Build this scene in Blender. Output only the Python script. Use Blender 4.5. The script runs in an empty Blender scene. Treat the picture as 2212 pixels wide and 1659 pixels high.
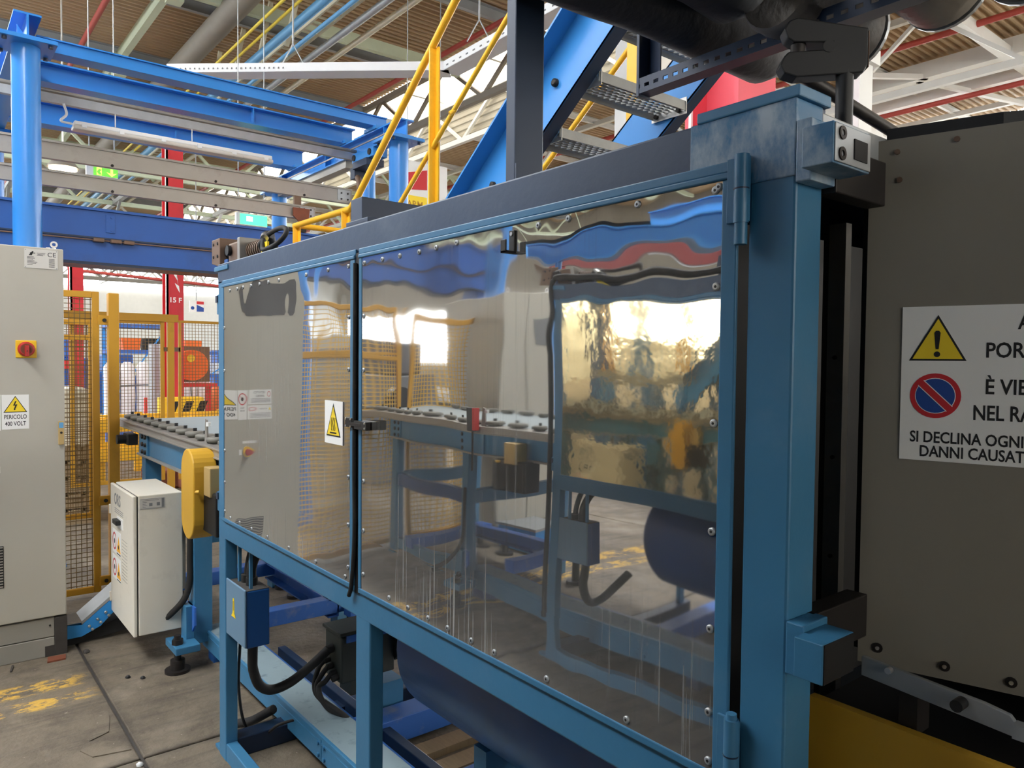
import bpy, math, random
from mathutils import Vector, Matrix
random.seed(7)
S = bpy.context.scene
COL = S.collection
# ------------------------------------------------------------------ camera
cam_d = bpy.data.cameras.new('camera'); cam = bpy.data.objects.new('camera', cam_d); COL.objects.link(cam)
cam_d.sensor_fit = 'HORIZONTAL'; cam_d.sensor_width = 36.0; cam_d.lens = 36.0*1616.2/2212; cam_d.clip_start = .05; cam_d.clip_end = 300
YAW, PITCH, ROLL = math.radians(38.82), math.radians(1.83), math.radians(.55)
fw = Vector((-math.cos(YAW)*math.cos(PITCH), math.sin(YAW)*math.cos(PITCH), -math.sin(PITCH)))
rt = fw.cross(Vector((0, 0, 1))).normalized(); up = rt.cross(fw)
rt, up = math.cos(ROLL)*rt+math.sin(ROLL)*up, -math.sin(ROLL)*rt+math.cos(ROLL)*up
cam.matrix_world = Matrix(((rt.x, up.x, -fw.x, 0), (rt.y, up.y, -fw.y, 0), (rt.z, up.z, -fw.z, 1.55), (0, 0, 0, 1)))
S.camera = cam
# ------------------------------------------------------------------ world, light, exposure
S.view_settings.view_transform = 'Standard'; S.view_settings.look = 'None'
S.view_settings.gamma = 1.0; S.view_settings.use_curve_mapping = False
S.view_settings.exposure = 1.0
W = bpy.data.worlds.new('overcast_sky'); S.world = W; W.use_nodes = True
wn = W.node_tree.nodes; wl = W.node_tree.links
bg = wn['Background']; bg.inputs['Color'].default_value = (.93, .97, 1, 1); bg.inputs['Strength'].default_value = 0.8
SKYLIGHT = 12.0; WINDOW = 6.0; LAMP = 6.0
try:
    S.cycles.max_bounces = 8; S.cycles.glossy_bounces = 5; S.cycles.diffuse_bounces = 4; S.cycles.transmission_bounces = 4
    S.cycles.sample_clamp_indirect = 6.0; S.cycles.caustics_reflective = False; S.cycles.caustics_refractive = False
    S.cycles.use_denoising = True
except Exception: pass

# ------------------------------------------------------------------ materials
def lin(c):
    return tuple(((v/255)/12.92 if v/255 <= .04045 else ((v/255+.055)/1.055)**2.4) for v in c)
MATS = {}
def mat(name, rgb, rough=.5, metal=0.0, var=.12, dirt_lo=.55, scale=6.0, bump=0.0, bscale=60.0, dirt=None, dirt_amt=.5, dirt_scale=3.0, spec=.5, coat=0.0, stretch=None):
    m = bpy.data.materials.new(name); m.use_nodes = True; MATS[name] = m
    nt = m.node_tree; n = nt.nodes; l = nt.links; b = n['Principled BSDF']
    g = n.new('ShaderNodeNewGeometry'); mp = n.new('ShaderNodeMapping'); l.new(g.outputs['Position'], mp.inputs['Vector'])
    if stretch: mp.inputs['Scale'].default_value = stretch
    t = n.new('ShaderNodeTexNoise'); t.inputs['Scale'].default_value = scale; t.inputs['Detail'].default_value = 5
    l.new(mp.outputs[0], t.inputs['Vector'])
    c = lin(rgb)
    mx = n.new('ShaderNodeMix'); mx.data_type = 'RGBA'
    mx.inputs['A'].default_value = tuple(v*(1-var) for v in c)+(1,); mx.inputs['B'].default_value = tuple(min(1, v*(1+var)) for v in c)+(1,)
    l.new(t.outputs['Fac'], mx.inputs['Factor'])
    out = mx.outputs['Result']
    if dirt:
        t2 = n.new('ShaderNodeTexNoise'); t2.inputs['Scale'].default_value = dirt_scale; t2.inputs['Detail'].default_value = 8; t2.inputs['Roughness'].default_value = .65
        l.new(mp.outputs[0], t2.inputs['Vector'])
        r = n.new('ShaderNodeMapRange'); r.inputs['From Min'].default_value = dirt_lo; r.inputs['From Max'].default_value = dirt_lo+.17; r.inputs['To Max'].default_value = dirt_amt
        l.new(t2.outputs['Fac'], r.inputs['Value'])
        m2 = n.new('ShaderNodeMix'); m2.data_type = 'RGBA'; l.new(r.outputs[0], m2.inputs['Factor']); l.new(out, m2.inputs['A'])
        m2.inputs['B'].default_value = lin(dirt)+(1,); out = m2.outputs['Result']
    l.new(out, b.inputs['Base Color'])
    rr = n.new('ShaderNodeMapRange'); rr.inputs['To Min'].default_value = max(.02, rough-.08 if rough > .2 else rough*.3); rr.inputs['To Max'].default_value = min(1, rough+.08 if rough > .2 else rough)
    l.new(t.outputs['Fac'], rr.inputs['Value']); l.new(rr.outputs[0], b.inputs['Roughness'])
    b.inputs['Metallic'].default_value = metal; b.inputs['Specular IOR Level'].default_value = spec
    if coat: b.inputs['Coat Weight'].default_value = coat; b.inputs['Coat Roughness'].default_value = .15
    if bump:
        t3 = n.new('ShaderNodeTexNoise'); t3.inputs['Scale'].default_value = bscale; t3.inputs['Detail'].default_value = 4
        l.new(g.outputs['Position'], t3.inputs['Vector'])
        bp = n.new('ShaderNodeBump'); bp.inputs['Strength'].default_value = 1; bp.inputs['Distance'].default_value = bump
        l.new(t3.outputs['Fac'], bp.inputs['Height']); l.new(bp.outputs[0], b.inputs['Normal'])
    return m
def emis(name, rgb, strength):
    m = bpy.data.materials.new(name); m.use_nodes = True; MATS[name] = m
    b = m.node_tree.nodes['Principled BSDF']; b.inputs['Base Color'].default_value = lin(rgb)+(1,)
    b.inputs['Emission Color'].default_value = lin(rgb)+(1,); b.inputs['Emission Strength'].default_value = strength
    return m
M = MATS
mat('machine_blue', (56, 114, 150), .42, var=.10, scale=5, bump=.0006, bscale=45, dirt=(120, 140, 155), dirt_amt=.16, dirt_scale=5)
mat('worn_blue', (54, 112, 152), .45, var=.15, dirt_lo=.44, scale=8, bump=.0006, bscale=45, dirt=(170, 185, 195), dirt_amt=.95, dirt_scale=7, stretch=(1.5, 1, .8))
mat('deep_blue', (28, 78, 140), .35, var=.12, scale=4)
mat('gantry_blue', (44, 128, 206), .32, var=.07, scale=3, coat=.3)
mat('beam_blue', (34, 84, 156), .4, var=.14, scale=3, dirt=(40, 60, 90), dirt_amt=.5, dirt_scale=2)
mat('stair_blue', (54, 134, 204), .38, var=.07)
mat('floor_blue', (45, 100, 180), .5, var=.15, dirt=(150, 150, 145), dirt_amt=.5, dirt_scale=7)
mat('dusty_blue', (122, 140, 146), .75, var=.12, scale=9, dirt=(70, 85, 95), dirt_amt=.7, dirt_scale=16)
mat('sky_blue', (52, 150, 225), .35, var=.06)
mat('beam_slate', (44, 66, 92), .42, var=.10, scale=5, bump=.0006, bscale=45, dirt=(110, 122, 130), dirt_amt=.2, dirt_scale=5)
mat('navy', (24, 42, 66), .42, var=.2)
mat('maroon', (112, 40, 40), .5, var=.15)
mat('dusty_lid', (98, 130, 154), .55, var=.08, dirt=(130, 140, 146), dirt_amt=.3)
mat('slate', (36, 54, 78), .45, var=.12)
mat('black', (20, 20, 21), .5, var=.2)
mat('rubber', (26, 25, 24), .75, var=.25, scale=30, dirt=(70, 64, 55), dirt_amt=.5, dirt_scale=9)
mat('dark_iron', (44, 40, 38), .5, .5, var=.25, dirt=(80, 70, 60), dirt_amt=.5, dirt_scale=12)
mat('dark_green', (30, 38, 34), .55, var=.2, dirt=(70, 66, 58), dirt_amt=.4)
mat('rust', (120, 66, 44), .8, var=.35, scale=14)
mat('brown_steel', (112, 90, 74), .55, .35, var=.25, scale=14)
mat('yellow', (236, 178, 34), .42, var=.08, dirt=(150, 110, 40), dirt_amt=.3, dirt_scale=6)
mat('fence_yellow', (190, 140, 30), .5, var=.1, dirt=(130, 98, 34), dirt_amt=.4, dirt_scale=6)
mat('mesh_wire', (112, 88, 44), .6, var=.2)
mat('mesh_lit', (222, 176, 66), .5, var=.1)  # copy of the fence wire with its lit tone put into the colour
mat('pipe_yellow', (232, 210, 64), .45, var=.08)
mat('gold_plastic', (214, 196, 152), .09, .9, var=.12, scale=3, bump=.0022, bscale=5)
mat('guard_yellow', (206, 160, 48), .5, var=.08, dirt=(150, 112, 40), dirt_amt=.3)
mat('cabinet_grey', (182, 178, 165), .48, var=.04, scale=3, dirt=(170, 166, 155), dirt_amt=.25, dirt_scale=4)
mat('box_grey', (222, 216, 200), .45, var=.04, dirt=(150, 142, 125), dirt_amt=.25, dirt_scale=6)
mat('plinth_grey', (150, 146, 136), .6, var=.1, dirt=(90, 84, 76), dirt_amt=.5)
mat('soot', (62, 58, 54), .8, var=.5, scale=18)
mat('panel_grey', (132, 127, 116), .5, var=.05, scale=2, dirt=(120, 112, 104), dirt_amt=.2, dirt_scale=12)
mat('galvanised', (168, 172, 174), .42, .55, var=.2, scale=12)
mat('grating', (150, 150, 146), .5, .4, var=.2, scale=20)
mat('aluminium', (158, 154, 146), .42, .5, var=.12, scale=5, dirt=(120, 112, 100), dirt_amt=.4, dirt_scale=5)
mat('bright_steel', (206, 206, 204), .3, .85, var=.1)
mat('white_paint', (232, 234, 232), .5, var=.04)
mat('cream', (222, 216, 190), .55, var=.06)
mat('pale_green', (214, 228, 202), .55, var=.08)
mat('pipe_grey', (136, 130, 120), .6, var=.15)
mat('pipe_blue', (96, 160, 206), .45, var=.1)
mat('pipe_red', (186, 78, 70), .5, var=.12)
mat('column_red', (196, 44, 50), .5, var=.1, dirt=(140, 40, 44), dirt_amt=.4)
mat('pink_red', (226, 84, 98), .5, var=.08)
mat('duct_dark', (64, 61, 60), .75, var=.12, scale=14, bump=.004, bscale=16)
mat('duct_alu', (200, 194, 182), .38, .45, var=.15, scale=16, bump=.003, bscale=40)
mat('duct_fold', (120, 114, 108), .6, .1, var=.2, scale=18, bump=.004, bscale=30)
mat('deck', (196, 172, 140), .6, var=.10, scale=2.5)
mat('cladding', (182, 178, 164), .55, var=.06)
mat('wall_panel', (196, 198, 194), .6, var=.06)
mat('paper', (240, 240, 236), .5, var=.02)
mat('ink', (18, 18, 20), .6, var=.05)
mat('sign_yellow', (246, 214, 40), .5, var=.04)
mat('sign_orange', (246, 180, 40), .5, var=.04)
mat('sign_red', (200, 36, 44), .5, var=.04)
mat('sign_blue', (24, 70, 150), .5, var=.04)
mat('sign_green', (60, 160, 60), .5, var=.04)
mat('label_grey', (120, 122, 122), .5, var=.05)
mat('plate_alu', (206, 204, 198), .4, .3, var=.05)
mat('switch_yellow', (240, 196, 30), .4, var=.05)
mat('switch_red', (178, 28, 26), .35, var=.08)
mat('latch_yellow', (196, 168, 112), .4, .3, var=.1)
mat('window_grey', (92, 92, 92), .2, var=.05)
mat('orange', (236, 108, 30), .5, var=.08)
mat('orange_net', (226, 120, 70), .7, var=.3, scale=20)
mat('red', (206, 44, 40), .45, var=.08)
mat('white_sheet', (232, 228, 226), .7, var=.08, scale=4)
mat('grey_tank', (170, 176, 180), .5, var=.1)
mat('wood', (152, 132, 100), .7, var=.25, scale=14, stretch=(1, 8, 1))
mat('disc_grey', (118, 116, 108), .6, .2, var=.2, scale=14)
mat('belt_grey', (138, 148, 150), .55, var=.06)
mat('clear_plastic', (205, 200, 190), .3, var=.1)
emis('added_skylight', (250, 252, 255), SKYLIGHT); emis('window_light', (246, 250, 255), WINDOW); emis('lamp_warm', (255, 232, 190), LAMP)
emis('rooflight_far', (255, 244, 226), 2.0); emis('added_side_light', (255, 250, 240), 1.7); emis('back_light', (246, 250, 255), 12.0); emis('exit_green', (96, 178, 60), .7); emis('exit_teal', (70, 205, 140), 1.2); emis('exit_yellow', (240, 222, 100), .9); emis('exit_white', (250, 250, 245), 1.4)

def mirror_steel():
    m = bpy.data.materials.new('polished_steel'); m.use_nodes = True; M['polished_steel'] = m
    nt = m.node_tree; n = nt.nodes; l = nt.links; b = n['Principled BSDF']
    g = n.new('ShaderNodeNewGeometry')
    def noise(scale, detail, sc=(1, 1, 1), loc=(0, 0, 0)):
        mp = n.new('ShaderNodeMapping'); mp.inputs['Scale'].default_value = sc; mp.inputs['Location'].default_value = loc; l.new(g.outputs['Position'], mp.inputs['Vector'])
        t = n.new('ShaderNodeTexNoise'); t.inputs['Scale'].default_value = scale; t.inputs['Detail'].default_value = detail; l.new(mp.outputs[0], t.inputs['Vector']); return t.outputs['Fac']
    def rng(v, a, b_, c, d):
        r = n.new('ShaderNodeMapRange'); r.inputs['From Min'].default_value = a; r.inputs['From Max'].default_value = b_; r.inputs['To Min'].default_value = c; r.inputs['To Max'].default_value = d; l.new(v, r.inputs['Value']); return r.outputs[0]
    def mth(op, a, b_):
        k = n.new('ShaderNodeMath'); k.operation = op
        for i, v in enumerate((a, b_)):
            if isinstance(v, (int, float)): k.inputs[i].default_value = v
            else: l.new(v, k.inputs[i])
        return k.outputs[0]
    sep = n.new('ShaderNodeSeparateXYZ'); l.new(g.outputs['Position'], sep.inputs[0])
    b.inputs['Metallic'].default_value = 1; b.inputs['Base Color'].default_value = (.56, .55, .53, 1)
    rough = rng(noise(3, 6), .35, .7, .012, .045); l.new(rough, b.inputs['Roughness'])
    # buckled sheet: broad waves, stronger along the screwed top and bottom edges
    edge = mth('ADD', rng(sep.outputs['Z'], 1.56, 1.82, 0, 1), rng(sep.outputs['Z'], 1.08, .94, 0, .45))
    h = mth('ADD', mth('MULTIPLY', noise(2.2, 1, (1, 1, .7)), 1.0), mth('MULTIPLY', mth('MULTIPLY', noise(6.5, 1), edge), .55))
    bp = n.new('ShaderNodeBump'); bp.inputs['Strength'].default_value = 1; bp.inputs['Distance'].default_value = .0055
    l.new(h, bp.inputs['Height']); l.new(bp.outputs[0], b.inputs['Normal'])
    # dust and run marks
    d = n.new('ShaderNodeBsdfDiffuse'); d.inputs['Color'].default_value = (.56, .55, .52, 1)
    streak = rng(noise(1, 4, (190, 190, 3.2)), .54, .72, 0, .5)
    patch = rng(noise(2.6, 5, (1, 1, 1), (3, 0, 1)), .42, .68, 0, 1)
    low = rng(sep.outputs['Z'], 1.55, 1.0, .25, 1.0)
    haze = rng(sep.outputs['Z'], 1.35, .96, 0, .10)
    fac = mth('ADD', haze, mth('ADD', mth('MULTIPLY', mth('MULTIPLY', streak, patch), low), rng(noise(1.7, 3), .3, .7, .03, .11)))
    mx = n.new('ShaderNodeMixShader'); l.new(fac, mx.inputs[0]); l.new(b.outputs[0], mx.inputs[1]); l.new(d.outputs[0], mx.inputs[2])
    l.new(mx.outputs[0], n['Material Output'].inputs['Surface'])
mirror_steel()
def concrete():
    m = bpy.data.materials.new('concrete'); m.use_nodes = True; M['concrete'] = m
    nt = m.node_tree; n = nt.nodes; l = nt.links; b = n['Principled BSDF']
    g = n.new('ShaderNodeNewGeometry'); pos = g.outputs['Position']
    def noise(scale, detail, sc=(1, 1, 1), rough=.6):
        mp = n.new('ShaderNodeMapping'); mp.inputs['Scale'].default_value = sc; l.new(pos, mp.inputs['Vector'])
        t = n.new('ShaderNodeTexNoise'); t.inputs['Scale'].default_value = scale; t.inputs['Detail'].default_value = detail; t.inputs['Roughness'].default_value = rough; l.new(mp.outputs[0], t.inputs['Vector']); return t.outputs['Fac']
    def rng(v, a, b_, c, d):
        r = n.new('ShaderNodeMapRange'); r.inputs['From Min'].default_value = a; r.inputs['From Max'].default_value = b_; r.inputs['To Min'].default_value = c; r.inputs['To Max'].default_value = d; l.new(v, r.inputs['Value']); return r.outputs[0]
    def mth(op, a, b_):
        k = n.new('ShaderNodeMath'); k.operation = op
        for i, v in enumerate((a, b_)):
            if isinstance(v, (int, float)): k.inputs[i].default_value = v
            else: l.new(v, k.inputs[i])
        return k.outputs[0]
    def mix(f, a, c):
        k = n.new('ShaderNodeMix'); k.data_type = 'RGBA'; l.new(f, k.inputs['Factor'])
        if isinstance(a, tuple): k.inputs['A'].default_value = a
        else: l.new(a, k.inputs['A'])
        k.inputs['B'].default_value = c; return k.outputs['Result']
    c = mix(noise(1.6, 6), lin((92, 84, 72))+(1,), lin((130, 118, 99))+(1,))
    c = mix(rng(noise(5, 9, (1, 1, 1), .72), .47, .68, 0, .75), c, lin((74, 66, 56))+(1,))
    c = mix(rng(noise(2.6, 5, (5.5, .45, 1), .65), .50, .66, 0, .55), c, lin((70, 62, 53))+(1,))
    c = mix(rng(noise(1.1, 5), .56, .70, 0, .5), c, lin((172, 160, 140))+(1,))
    c = mix(rng(noise(38, 3), .68, .75, 0, .5), c, lin((196, 186, 170))+(1,))
    sep0 = n.new('ShaderNodeSeparateXYZ'); l.new(pos, sep0.inputs[0])
    def near(ax, v, w):
        d = mth('ABSOLUTE', mth('SUBTRACT', sep0.outputs[ax], v), 0); return rng(mth('ADD', d, mth('MULTIPLY', noise(14, 5), w)), w*.35, w*.95, 1, 0)
    c = mix(mth('MULTIPLY', mth('MAXIMUM', near('X', -3.1, .09), near('Y', .68, .10)), .8), c, lin((62, 55, 47))+(1,))
    # worn yellow floor marking: two bands running along the aisle edge
    sep = n.new('ShaderNodeSeparateXYZ'); l.new(pos, sep.inputs[0])
    def band(x0, x1):
        return mth('MULTIPLY', rng(sep.outputs['X'], x0-.012, x0+.012, 0, 1), rng(sep.outputs['X'], x1-.012, x1+.012, 1, 0))
    bands = mth('ADD', band(-4.13, -3.99), band(-3.92, -3.80))
    bands = mth('MULTIPLY', bands, rng(sep.outputs['Y'], .56, .68, 1, .0))
    wear = rng(noise(9, 8, (2.0, .9, 1), .78), .49, .53, 0, .92)
    c = mix(mth('MULTIPLY', bands, wear), c, lin((206, 164, 66))+(1,))
    l.new(c, b.inputs['Base Color']); l.new(rng(noise(4, 5), .3, .7, .5, .85), b.inputs['Roughness'])
    bp = n.new('ShaderNodeBump'); bp.inputs['Distance'].default_value = .006; l.new(noise(24, 6), bp.inputs['Height']); l.new(bp.outputs[0], b.inputs['Normal'])
concrete()

# ------------------------------------------------------------------ geometry helpers
MIR = False                      # True while the sister line on the other side of the aisle is built
MY = .124
def V(*a): return Vector(a)
class MB:
    def __init__(s): s.v = []; s.f = []; s.sm = []
    def add(s, vs, fs, smooth=False):
        k = len(s.v); s.v += [Vector(p) for p in vs]; s.f += [[i+k for i in f] for f in fs]; s.sm += [smooth]*len(fs); return s
    def box(s, x0, x1, y0, y1, z0, z1):
        x0, x1 = sorted((x0, x1)); y0, y1 = sorted((y0, y1)); z0, z1 = sorted((z0, z1))
        return s.add([(x0, y0, z0), (x1, y0, z0), (x1, y1, z0), (x0, y1, z0), (x0, y0, z1), (x1, y0, z1), (x1, y1, z1), (x0, y1, z1)],
                     [(0, 3, 2, 1), (4, 5, 6, 7), (0, 1, 5, 4), (1, 2, 6, 5), (2, 3, 7, 6), (3, 0, 4, 7)])
    def prism(s, pts, ext):      # closed polygon extruded by vector ext
        pts = [Vector(p) for p in pts]; e = Vector(ext); n = len(pts)
        nn = Vector((0, 0, 0))
        for i in range(n): nn += pts[i].cross(pts[(i+1) % n])
        if nn.dot(e) > 0: pts.reverse()
        return s.add(pts+[p+e for p in pts], [list(range(n)), list(range(2*n-1, n-1, -1))]+[(i, i+n, (i+1) % n+n, (i+1) % n) for i in range(n)])
    def frame(s, d, upv=None):
        d = Vector(d).normalized(); u = Vector(upv) if upv else (V(0, 0, 1) if abs(d.z) < .95 else V(1, 0, 0))
        a = d.cross(u).normalized(); return d, a, a.cross(d).normalized()
    def bar(s, p0, p1, w, h, upv=None):   # rectangular bar; w sideways, h along up
        p0, p1 = Vector(p0), Vector(p1); d, a, u = s.frame(p1-p0, upv)
        q = [p0-a*w/2-u*h/2, p0+a*w/2-u*h/2, p0+a*w/2+u*h/2, p0-a*w/2+u*h/2]
        return s.prism(q, p1-p0)
    def shape(s, p0, p1, prof, upv=None):  # 2-D profile (sideways, up) swept straight
        p0, p1 = Vector(p0), Vector(p1); d, a, u = s.frame(p1-p0, upv)
        return s.prism([p0+a*x+u*y for x, y in prof], p1-p0)
    def ibeam(s, p0, p1, h, w, t=.012, upv=None):
        k = t/2
        return s.shape(p0, p1, [(-w/2, -h/2), (w/2, -h/2), (w/2, -h/2+t), (k, -h/2+t), (k, h/2-t), (w/2, h/2-t), (w/2, h/2), (-w/2, h/2), (-w/2, h/2-t), (-k, h/2-t), (-k, -h/2+t), (-w/2, -h/2+t)], upv)
    def channel(s, p0, p1, h, w, t=.01, side=1, upv=None):
        a = side
        return s.shape(p0, p1, [(0, -h/2), (a*w, -h/2), (a*w, -h/2+t), (a*t, -h/2+t), (a*t, h/2-t), (a*w, h/2-t), (a*w, h/2), (0, h/2)], upv)
    def tube(s, pts, r, n=10, caps=True):
        pts = [Vector(p) for p in pts]; m = len(pts); rs = r if isinstance(r, (list, tuple)) else [r]*m
        vs = []; ref = None
        for i, p in enumerate(pts):
            d = (pts[min(i+1, m-1)]-pts[max(i-1, 0)]).normalized()
            if ref is None: ref = V(0, 0, 1) if abs(d.z) < .9 else V(1, 0, 0)
            a = d.cross(ref).normalized(); u = a.cross(d).normalized(); ref = u
            vs += [p+(a*math.cos(2*math.pi*k/n)+u*math.sin(2*math.pi*k/n))*rs[i] for k in range(n)]
        fs = [(i*n+k, i*n+(k+1) % n, (i+1)*n+(k+1) % n, (i+1)*n+k) for i in range(m-1) for k in range(n)]
        s.add(vs, fs, True)
        if caps:
            s.add(vs[:n], [list(range(n-1, -1, -1))]); s.add(vs[-n:], [list(range(n))])
        return s
    def cyl(s, p0, p1, r, n=16): return s.tube([p0, p1], r, n)
    def build(s, name, material, parent=None, bevel=0.0, label=None, kind=None):
        off = ROOT.get(parent.name, V(0, 0, 0)) if parent else V(0, 0, 0)
        vs = [Vector(p) for p in s.v]; fs = [list(f) for f in s.f]
        if MIR:
            vs = [V(p.x, MY-p.y, p.z) for p in vs]; fs = [f[::-1] for f in fs]
        me = bpy.data.meshes.new(name); me.from_pydata([tuple(p-off) for p in vs], [], fs)
        me.materials.append(M[material] if isinstance(material, str) else material)
        for p, k in zip(me.polygons, s.sm): p.use_smooth = k
        o = bpy.data.objects.new(name, me); COL.objects.link(o)
        if parent:
            o.parent = parent; ROOT[o.name] = off
        if bevel:
            bm = o.modifiers.new('edge', 'BEVEL'); bm.width = bevel; bm.segments = 2; bm.limit_method = 'ANGLE'; bm.angle_limit = .6
        if label: o['label'] = label
        if kind: o['kind'] = kind
        return o
ROOT = {}
USED = set()
def T(name, label, cat, loc=(0, 0, 0), group=None, kind=None):
    o = bpy.data.objects.new(name, None); COL.objects.link(o); p = Vector(loc)
    if MIR: p.y = MY-p.y
    o.location = p; o.empty_display_size = .1; o['label'] = label; o['category'] = cat
    if group: o['group'] = group
    if kind: o['kind'] = kind
    ROOT[o.name] = p; return o
def ST(name, loc=(0, 0, 0)):
    o = bpy.data.objects.new(name, None); COL.objects.link(o); o.location = loc; o['kind'] = 'structure'; ROOT[o.name] = Vector(loc); return o
def one(mb, name, material, label, cat, group=None, bevel=0.0):     # a thing that is one mesh
    vs = mb.v; lo = V(sum(p.x for p in vs)/len(vs), sum(p.y for p in vs)/len(vs), min(p.z for p in vs))
    if MIR: lo.y = MY-lo.y
    off = lo
    vv = [V(p.x, MY-p.y, p.z) if MIR else Vector(p) for p in vs]; fs = [f[::-1] if MIR else f for f in mb.f]
    me = bpy.data.meshes.new(name); me.from_pydata([tuple(p-off) for p in vv], [], fs); me.materials.append(M[material])
    for p, s_ in zip(me.polygons, mb.sm): p.use_smooth = s_
    o = bpy.data.objects.new(name, me); COL.objects.link(o); o.location = lo; o['label'] = label; o['category'] = cat
    if group: o['group'] = group
    if bevel:
        bm = o.modifiers.new('edge', 'BEVEL'); bm.width = bevel; bm.segments = 2; bm.limit_method = 'ANGLE'; bm.angle_limit = .6
    ROOT[o.name] = lo
    return o
def text(body, org, xd, ud, size, material, parent, name='lettering', align='LEFT', bold=0.0, sx=1.0):
    c = bpy.data.curves.new('text_source', 'FONT'); c.body = body; c.size = size; c.align_x = align; c.extrude = .0002; c.offset = bold*size; c.resolution_u = 3
    f = bpy.data.objects.new('text_source', c); COL.objects.link(f); bpy.context.view_layer.update()
    me = bpy.data.meshes.new_from_object(f.evaluated_get(bpy.context.evaluated_depsgraph_get())); bpy.data.objects.remove(f); bpy.data.curves.remove(c)
    me.name = name; me.materials.clear(); me.materials.append(M[material]); o = bpy.data.objects.new(name, me); COL.objects.link(o)
    x = Vector(xd).normalized(); u = Vector(ud).normalized(); z = x.cross(u)
    p = Vector(org)-ROOT.get(parent.name, V(0, 0, 0)); o.parent = parent
    o.matrix_local = Matrix(((x.x*sx, u.x, z.x, p.x), (x.y*sx, u.y, z.y, p.y), (x.z*sx, u.z, z.z, p.z), (0, 0, 0, 1)))
    return o
def circ(c, xd, ud, r, n=24, a0=0, a1=2*math.pi):
    c, x, u = Vector(c), Vector(xd), Vector(ud); k = n if abs(a1-a0-2*math.pi) < 1e-6 else n-1
    return [c+x*r*math.cos(a0+(a1-a0)*i/k)+u*r*math.sin(a0+(a1-a0)*i/k) for i in range(n)]
def ring(mb, c, xd, ud, r0, r1, ext, n=28):
    o = circ(c, xd, ud, r1, n); i = circ(c, xd, ud, r0, n); e = Vector(ext)
    vs = o+i+[p+e for p in o]+[p+e for p in i]; fs = []
    for k in range(n):
        j = (k+1) % n
        fs += [(k, j, n+j, n+k), (2*n+j, 2*n+k, 3*n+k, 3*n+j), (k, 2*n+k, 2*n+j, j), (n+j, 3*n+j, 3*n+k, n+k)]
    mb.add(vs, fs); return mb
def tri(c, xd, ud, w, h):   # upright triangle, c = middle of base
    c, x, u = Vector(c), Vector(xd), Vector(ud); return [c-x*w/2, c+x*w/2, c+u*h]
def bez(pts, n=8):           # Catmull-Rom through pts
    P = [Vector(p) for p in pts]; P = [2*P[0]-P[1]]+P+[2*P[-1]-P[-2]]; out = []
    for i in range(1, len(P)-2):
        for k in range(n):
            t = k/n; a, b, c, d = P[i-1:i+3]
            out.append(.5*((2*b)+(c-a)*t+(2*a-5*b+4*c-d)*t*t+(3*b-a-3*c+d)*t**3))
    return out+[P[-2]]
X1, Y1, Z1 = V(1, 0, 0), V(0, 1, 0), V(0, 0, 1)
# ------------------------------------------------------------------ the hall
fl = MB().box(-47, 12, -21, 44, -.20, -.014).build('floor', 'soot', None, kind='structure'); ROOT['floor'] = V(0, 0, 0)
xs = [-47, -19.1, -15.1, -11.1, -7.1, -3.1, .9, 4.9, 12]; ys = [-21, -7.32, -3.32, .68, 4.68, 8.68, 44]
for i in range(len(xs)-1):
    for j in range(len(ys)-1):
        g = .006
        MB().box(xs[i]+g, xs[i+1]-g, ys[j]+g, ys[j+1]-g, -.013, 0).build('concrete_slab', 'concrete', fl, bevel=.006)
MB().prism([(-3.36, .54, 0), (-3.40, .62, 0), (-3.55, .65, 0), (-3.74, .635, 0), (-3.66, .60, 0), (-3.46, .59, 0), (-3.30, .50, 0), (-3.22, .53, 0), (-3.19, .66, 0), (-3.27, .665, 0)], (0, 0, .004)).build('concrete_patch', 'concrete', fl)

def window(n, wall, x0, x1, y0, y1, z0, z1, along, step, glow='window_light'):
    w = ST('window_%d' % n); w.parent = None
    L0, L1 = (x0, x1) if along == 'x' else (y0, y1)
    k = max(1, int((L1-L0)/step))
    for i in range(k):
        a, b = L0+(L1-L0)*i/k+.05, L0+(L1-L0)*(i+1)/k-.05
        (MB().box(a, b, y0, y1, z0, z1) if along == 'x' else MB().box(x0, x1, a, b, z0, z1)).build('pane', glow, w)
    return w
MB().box(-47, -46.8, -21, 44, 0, 9).build('wall_far', 'wall_panel', None, kind='structure')
MB().box(-47, 12, 43.8, 44, 0, 9).build('wall_back', 'wall_panel', None, kind='structure')
MB().box(-47, 12, -21.2, -21, 0, 9).build('wall_front', 'plinth_grey', None, kind='structure')
window(1, None, -46.79, -46.70, -15, 43, 5.4, 7.5, 'y', 3)
window(2, None, -46, 8, 43.6, 43.75, 3.0, 7.4, 'x', 3, 'back_light')
window(3, None, -46, 8, -20.95, -20.85, 1.4, 4.0, 'x', 3)
MB().box(12, 12.2, -21, 44, 0, 9).build('wall_right', 'wall_panel', None, kind='structure')
window(4, None, 11.85, 11.95, -18, 40, 1.5, 5.0, 'y', 3, 'added_side_light')  # unseen window strip added to brighten the grey panel and its sign

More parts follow.
